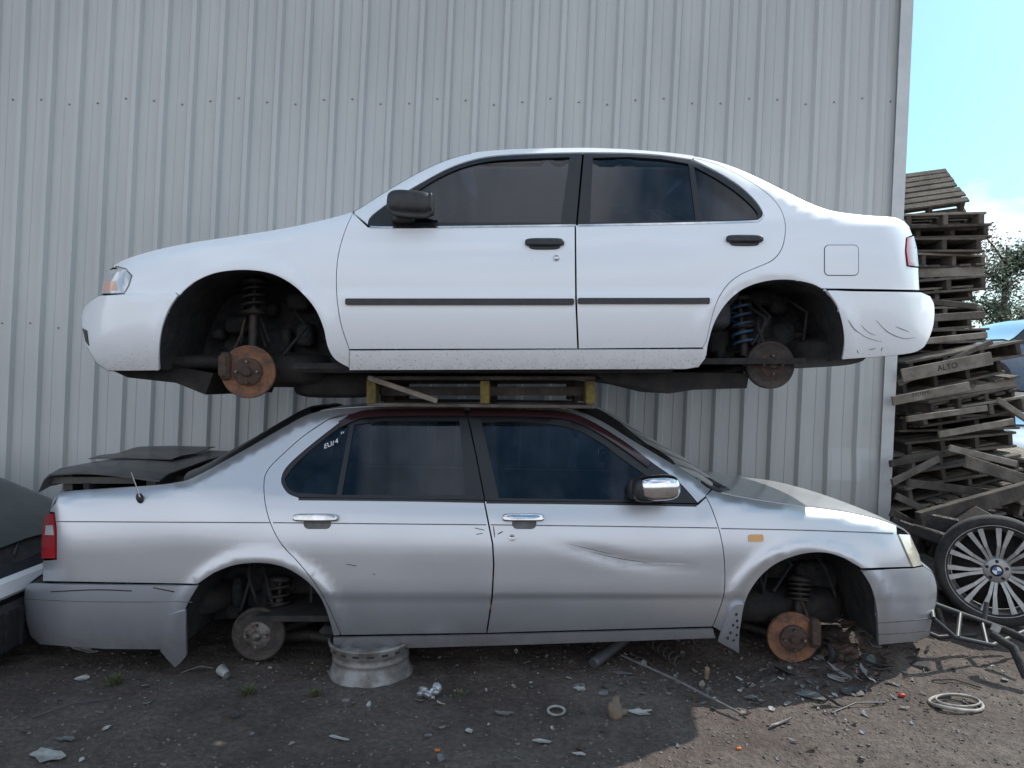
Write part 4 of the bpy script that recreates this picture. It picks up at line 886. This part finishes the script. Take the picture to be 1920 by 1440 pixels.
tubes('seat_frame',(((1745,1130,4.0),(1800,1150,4.0),(1900,1185,4.1)),((1750,1160,3.85),(1790,1195,3.85),(1860,1210,3.9)),((1745,1130,4.0),(1750,1160,3.85)),((1800,1150,4.0),(1795,1195,3.85)),((1840,1165,4.05),(1850,1208,3.9)),((1860,1210,3.9),(1930,1180,4.1)),((1850,1130,4.1),(1845,1165,4.05)),((1700,1170,4.3),(1760,1195,4.2),(1830,1190,4.2))),.013,blk,'black tubular seat frame lying in front of the alloy wheel','seat frame')
tubes('bent_bar',(((1860,1190,3.8),(1900,1215,3.7),(1925,1270,3.6)),((1880,1180,3.9),(1935,1205,3.8))),.022,dark,'thick bent dark bar at the right edge below the wheel','bar')
tubes('loose_pipe',(((1690,1040,4.6),(1740,1090,4.5),(1770,1180,4.4)),),.02,dksteel,'dark pipe leaning beside the silver front bumper','pipe')
t=MB(); t.box(W(1867,1178,3.82),(.05,.004,.035),Matrix.Rotation(R(25),3,'Y')); tag(t.build('paper_tag',pale),'small white paper tag on the black seat frame','tag')
for i,(u,v,Y,sx,sy,sz,mt,lab) in enumerate(((1700,1235,3.95,.3,.2,.05,dark,'dark crumpled bracket right of the silver front bumper'),(1730,1120,4.7,.35,.3,.3,dark,'dark battered metal box behind the silver front bumper'),(1800,960,5.35,.5,.3,.1,dark,'dark flattened panel under the heavy plank'),(1905,1130,4.9,.4,.4,.5,dark,'dark engine part behind the alloy wheel'),(1630,1195,4.2,.34,.3,.16,rustdk,'rusty subframe piece under the silver bonnet'),(1820,1000,5.0,.6,.3,.3,dksteel,'dark twisted metal between the heavy plank and the wheel'),(1720,1010,5.2,.4,.3,.3,dksteel,'dark twisted metal behind the silver headlight'),(1580,1215,3.95,.24,.2,.08,rustdk,'rusty crumpled bracket beside the silver front brake disc'),(1800,1215,4.3,.3,.3,.08,dark,'dark oily part on the ground under the seat frame'))):
    p=W(u,v,Y); t=MB(); q=random.Random(i)
    for k in range(6): t.box(p+Vector((q.uniform(-sx,sx)/3,q.uniform(-sy,sy)/3,q.uniform(-sz,sz)/4)),(sx*q.uniform(.3,.8),sy*q.uniform(.3,.8),sz*q.uniform(.2,.6)),Matrix.Rotation(q.uniform(-.5,.5),3,'Y')@Matrix.Rotation(q.uniform(0,3),3,'Z'),bev=.01)
    t.tube([p+Vector((-sx/2,0,-sz/4)),p+Vector((0,-.05,sz/3)),p+Vector((sx/2,0,0))],.015,8)
    tag(t.build('scrap_metal',mt),lab,'scrap')

# ============================================================ OTHER CARS
def simple_car(name,label,paintm,prof,belt,wid=.82,tops=()):
    root=thing(name,label,'car'); tf=pchip(prof); bf=pchip(belt); x0=prof[0][0]; x1=prof[-1][0]; n=44; rows=[]
    for i in range(n+1):
        x=x0+(x1-x0)*i/n; e=min(i,n-i)/n; w=wid*(1-.22*max(0,1-e/.09)**2.5); zt=tf(x); zb=min(bf(x),zt-.02); gh_=max(0,zt-zb); wi=w-.05-gh_*.38
        r=[(-w+.06,.12),(-w+.01,.3),(-w,.5*(zb+.2)),(-w+.02,zb-.08),(-w+.05,zb),(-wi,zt-.02),(-wi+.12,zt+.01),(0,zt+.03)]
        r=r+[(-a,b_) for a,b_ in r[:-1]][::-1]; rows.append([Vector((x,a,b_)) for a,b_ in r])
    m=MB(); m.grid(rows,mf=lambda i,k: 1 if (5<=k<=8 and any(a<=i<b_ for a,b_ in tops)) else 0)
    for q in (0,-1): m.add(rows[q],[list(range(len(rows[q])))])
    m.build('body',[paintm,dark],root)
    return root,rows,tf,bf
def glass_from(rows,i0,i1,j0,j1,off,mt,root,name):
    m=MB(); m.grid([[p+Vector(off) for p in r[j0:j1+1]] for r in rows[i0:i1+1]]); return m.build(name,mt,root)
greycar=M('dull_white_paint',(.62,.62,.62),(.48,.47,.46),5,.45,coat=.3)
darkcar=M('dark_blue_paint',(.03,.035,.045),(.05,.05,.055),5,.55)
bluecar=M('dusty_blue_paint',(.10,.15,.22),(.07,.10,.15),5,.4,coat=.4)
hc,rows,tf,bf=simple_car('hatchback_car','old hatchback at the left edge with dark tailgate glass behind the silver car',darkcar,[(0,.50),(.06,.55),(.45,.78),(.85,.95),(1.3,1.03),(2.4,1.02),(3.1,.8),(3.9,.66),(4.0,.5)],[(0,.45),(.3,.52),(3.0,.62),(4.0,.5)],.80,tops=((0,11),(26,36)))
glass_from(rows,1,10,5,9,(-.015,0,.012),glass_g,hc,'tailgate_glass')
for j0,j1,oy in ((4,5,-.01),(9,10,.01)):
    glass_from(rows,5,30,j0,j1,(0,oy,.002),glass_g,hc,'side_window')
t=MB(); t.box((-.035,0,.42),(.05,1.40,.11),bev=.02); gs=t.build('garnish_strip',bm_white,hc)
t=MB(); t.box((-.04,0,.21),(.09,1.5,.26),bev=.03)
for k in range(12): t.box((-.09,-.66+.12*k,.21),(.02,.02,.2))
t.build('bumper',blk,hc)
t=MB()
for yy in (-.024,.024): t.box((-.064,yy,.423),(.006,.011,.056),Matrix.Rotation(.12*(1 if yy>0 else -1),3,'X'))
t.box((-.064,0,.423),(.006,.042,.010))
for yy in (-.040,.040): t.box((-.064,yy,.423),(.005,.008,.076))
for zz in (.386,.460): t.box((-.064,0,zz),(.005,.082,.008))
t.build('emblem',dksteel,gs)
t=MB(); t.tube([(.02,.2,.56),(.10,.05,.60),(.30,-.25,.70)],.009,6); t.build('wiper_arm',blk,hc)
for s_ in (-1,1):
    t=MB(); t.blob((-.01,s_*.66,.50),(.07,.2,.10),.4); t.build('tail_light',redlens,hc)
hc.location=(-2.72,4.22,0); hc.rotation_euler=(0,0,R(180))
pf=[(0,.7),(.3,.82),(1.1,.92),(1.7,1.28),(2.1,1.36),(2.9,1.34),(3.6,1.0),(4.1,.96),(4.2,.7)]; bl=[(0,.6),(.3,.74),(1.2,.88),(3.6,.92),(4.2,.7)]
def wreck(paintm,label,loc,rz,ry=0):
    r,rows,tf,bf=simple_car('wrecked_car',label,paintm,pf,bl,.82,tops=((12,18),(31,37)))
    for j0,j1,oy in ((4,5,-.012),(9,10,.012)): glass_from(rows,13,36,j0,j1,(0,oy,.003),blktrim,r,'side_window')
    glass_from(rows,12,18,5,9,(-.02,0,.02),glass_w,r,'windscreen'); glass_from(rows,31,37,5,9,(.02,0,.02),glass_w,r,'rear_window')
    for s_ in (-1,1):
        t=MB(); t.blob((.08,s_*.6,.62),(.12,.3,.14),.5); t.build('headlight',whlens,r)
        for x in (.85,3.4):
            t=MB(); t.lathe((x,s_*.78,.3),(0,s_,0),[(.001,.03),(.19,.03),(.2,.05),(.29,.05),(.3,.0),(.3,-.12)],24); t.build('wheel',rubber,r)
    r['group']='wrecked cars behind the pallets'; r.location=loc; r.rotation_euler=(0,ry,rz); return r
wreck(greycar,'white wrecked car at the bottom of the heap behind the pallets',(7.7,12.4,.0),R(8))
wreck(bluecar,'dusty blue wrecked car on top of the heap behind the pallets',(6.9,12.6,1.32),R(4),R(2))
wreck(silver,'silver wrecked car on the ground nearest the pallet stack',(5.5,8.9,.0),R(24))

# ============================================================ TREE
leafm=M('tree_leaves',(.07,.10,.06),(.14,.17,.10),.9,.8); bark=M('tree_bark',(.08,.065,.05),(.05,.04,.03),4,.9)
def tree(loc,hgt,rad,seed,lab):
    q=random.Random(seed); r=thing('leafy_tree',lab,'tree',loc); L0=Vector(loc); m=MB()
    m.tube([L0,L0+Vector((.1,0,hgt*.3)),L0+Vector((-.05,.1,hgt*.6)),L0+Vector((0,0,hgt*.9))],[.28,.2,.12,.03],10); tips=[]
    for k in range(30):
        z0=hgt*q.uniform(.22,.85); a_=q.uniform(0,6.28); l=rad*q.uniform(.6,1.1)*(1-.6*max(0,z0/hgt-.4)); p0=L0+Vector((0,0,z0)); p1=p0+Vector((math.cos(a_)*l,math.sin(a_)*l,l*q.uniform(.3,.8)))
        m.tube([p0,(p0+p1)/2+Vector((0,0,.1)),p1],[.06,.04,.012],6); tips+=[p1,(p0*.4+p1*.6),(p0*.65+p1*.35)]
    m.build('trunk',bark,r); c=MB(); vs=[];fs=[]
    for tp_ in tips:
        cr=q.uniform(.45,.85)
        for k in range(170):
            d=Vector((q.gauss(0,1),q.gauss(0,1),q.gauss(0,.8)))*cr*.5; p=tp_+d; s_=q.uniform(.05,.10); a_=Vector((q.gauss(0,1),q.gauss(0,1),q.gauss(0,1))).normalized(); b_=a_.orthogonal().normalized()
            o=len(vs); vs+=[p-a_*s_,p+b_*s_*.6,p+a_*s_,p-b_*s_*.6]; fs.append((o,o+1,o+2,o+3))
    c.add(vs,fs,smooth=False); c.build('crown',leafm,r)
tree((20.3,30,0),8.0,2.2,4,'hazy green leafy tree behind the wrecked cars at right')
tree((26.5,34,0),7.0,2.6,9,'broad leafy tree farther right beyond the wrecked cars')

# ============================================================ LIGHT, SKY, CAMERA
el=R(47); dv=Vector((math.cos(el)*.877,math.cos(el)*.48,math.sin(el)))
ld=bpy.data.lights.new('sun','SUN'); ld.energy=5; ld.angle=R(.5); ld.color=(1,.95,.88); lo=bpy.data.objects.new('sun',ld); C.objects.link(lo); lo.rotation_euler=dv.to_track_quat('Z','Y').to_euler(); lo.location=(5,5,12)
w=bpy.data.worlds.new('World'); bpy.context.scene.world=w; w.use_nodes=True; nt=w.node_tree; N=nt.nodes; L=nt.links
bg=N['Background']; sk=N.new('ShaderNodeTexSky'); sk.sky_type='NISHITA'; sk.sun_disc=False; sk.sun_elevation=el; sk.sun_rotation=math.atan2(.877,.48); sk.air_density=1.2; sk.dust_density=1.4; sk.ozone_density=1.2
tint=N.new('ShaderNodeMixRGB'); tint.blend_type='MULTIPLY'; tint.inputs[0].default_value=1; tint.inputs[2].default_value=(.78,1.17,1.19,1); L.new(sk.outputs[0],tint.inputs[1])
tc=N.new('ShaderNodeTexCoord'); mp=N.new('ShaderNodeMapping'); mp.inputs['Scale'].default_value=(1,1,2.2); mp.inputs['Location'].default_value=(3.1,1.7,.4); L.new(tc.outputs['Generated'],mp.inputs[0])
n=N.new('ShaderNodeTexNoise'); n.inputs['Scale'].default_value=3.0; n.inputs['Detail'].default_value=9; n.inputs['Roughness'].default_value=.55; L.new(mp.outputs[0],n.inputs['Vector'])
sp=N.new('ShaderNodeSeparateXYZ'); L.new(tc.outputs['Generated'],sp.inputs[0])
m1=N.new('ShaderNodeMath'); m1.operation='MULTIPLY_ADD'; L.new(sp.outputs['Y'],m1.inputs[0]); m1.inputs[1].default_value=-.13; L.new(n.outputs['Fac'],m1.inputs[2])  # adds unseen cloud behind the camera as bright fill
m2=N.new('ShaderNodeMapRange'); m2.inputs['From Min'].default_value=.13; m2.inputs['From Max'].default_value=.30; m2.inputs['To Min'].default_value=.17; m2.inputs['To Max'].default_value=-.03; L.new(sp.outputs['Z'],m2.inputs['Value'])
m3=N.new('ShaderNodeMath'); m3.operation='ADD'; L.new(m1.outputs[0],m3.inputs[0]); L.new(m2.outputs[0],m3.inputs[1])
mr=N.new('ShaderNodeMapRange'); mr.inputs['From Min'].default_value=.5; mr.inputs['From Max'].default_value=.62; L.new(m3.outputs[0],mr.inputs['Value'])
mx=N.new('ShaderNodeMixRGB'); L.new(mr.outputs[0],mx.inputs[0]); L.new(tint.outputs[0],mx.inputs[1]); mx.inputs[2].default_value=(8.8,9.2,10.0,1)
L.new(mx.outputs[0],bg.inputs[0]); bg.inputs[1].default_value=.15
cam=bpy.data.cameras.new('camera'); cam.sensor_width=36; cam.lens=36*F/1920; cam.clip_end=3000; cam.clip_start=.05
co=bpy.data.objects.new('camera',cam); C.objects.link(co); co.location=(0,0,HC); co.rotation_euler=(R(90),0,0); bpy.context.scene.camera=co
sc=bpy.context.scene; sc.view_settings.view_transform='Standard'; sc.view_settings.look='None'; sc.view_settings.exposure=0
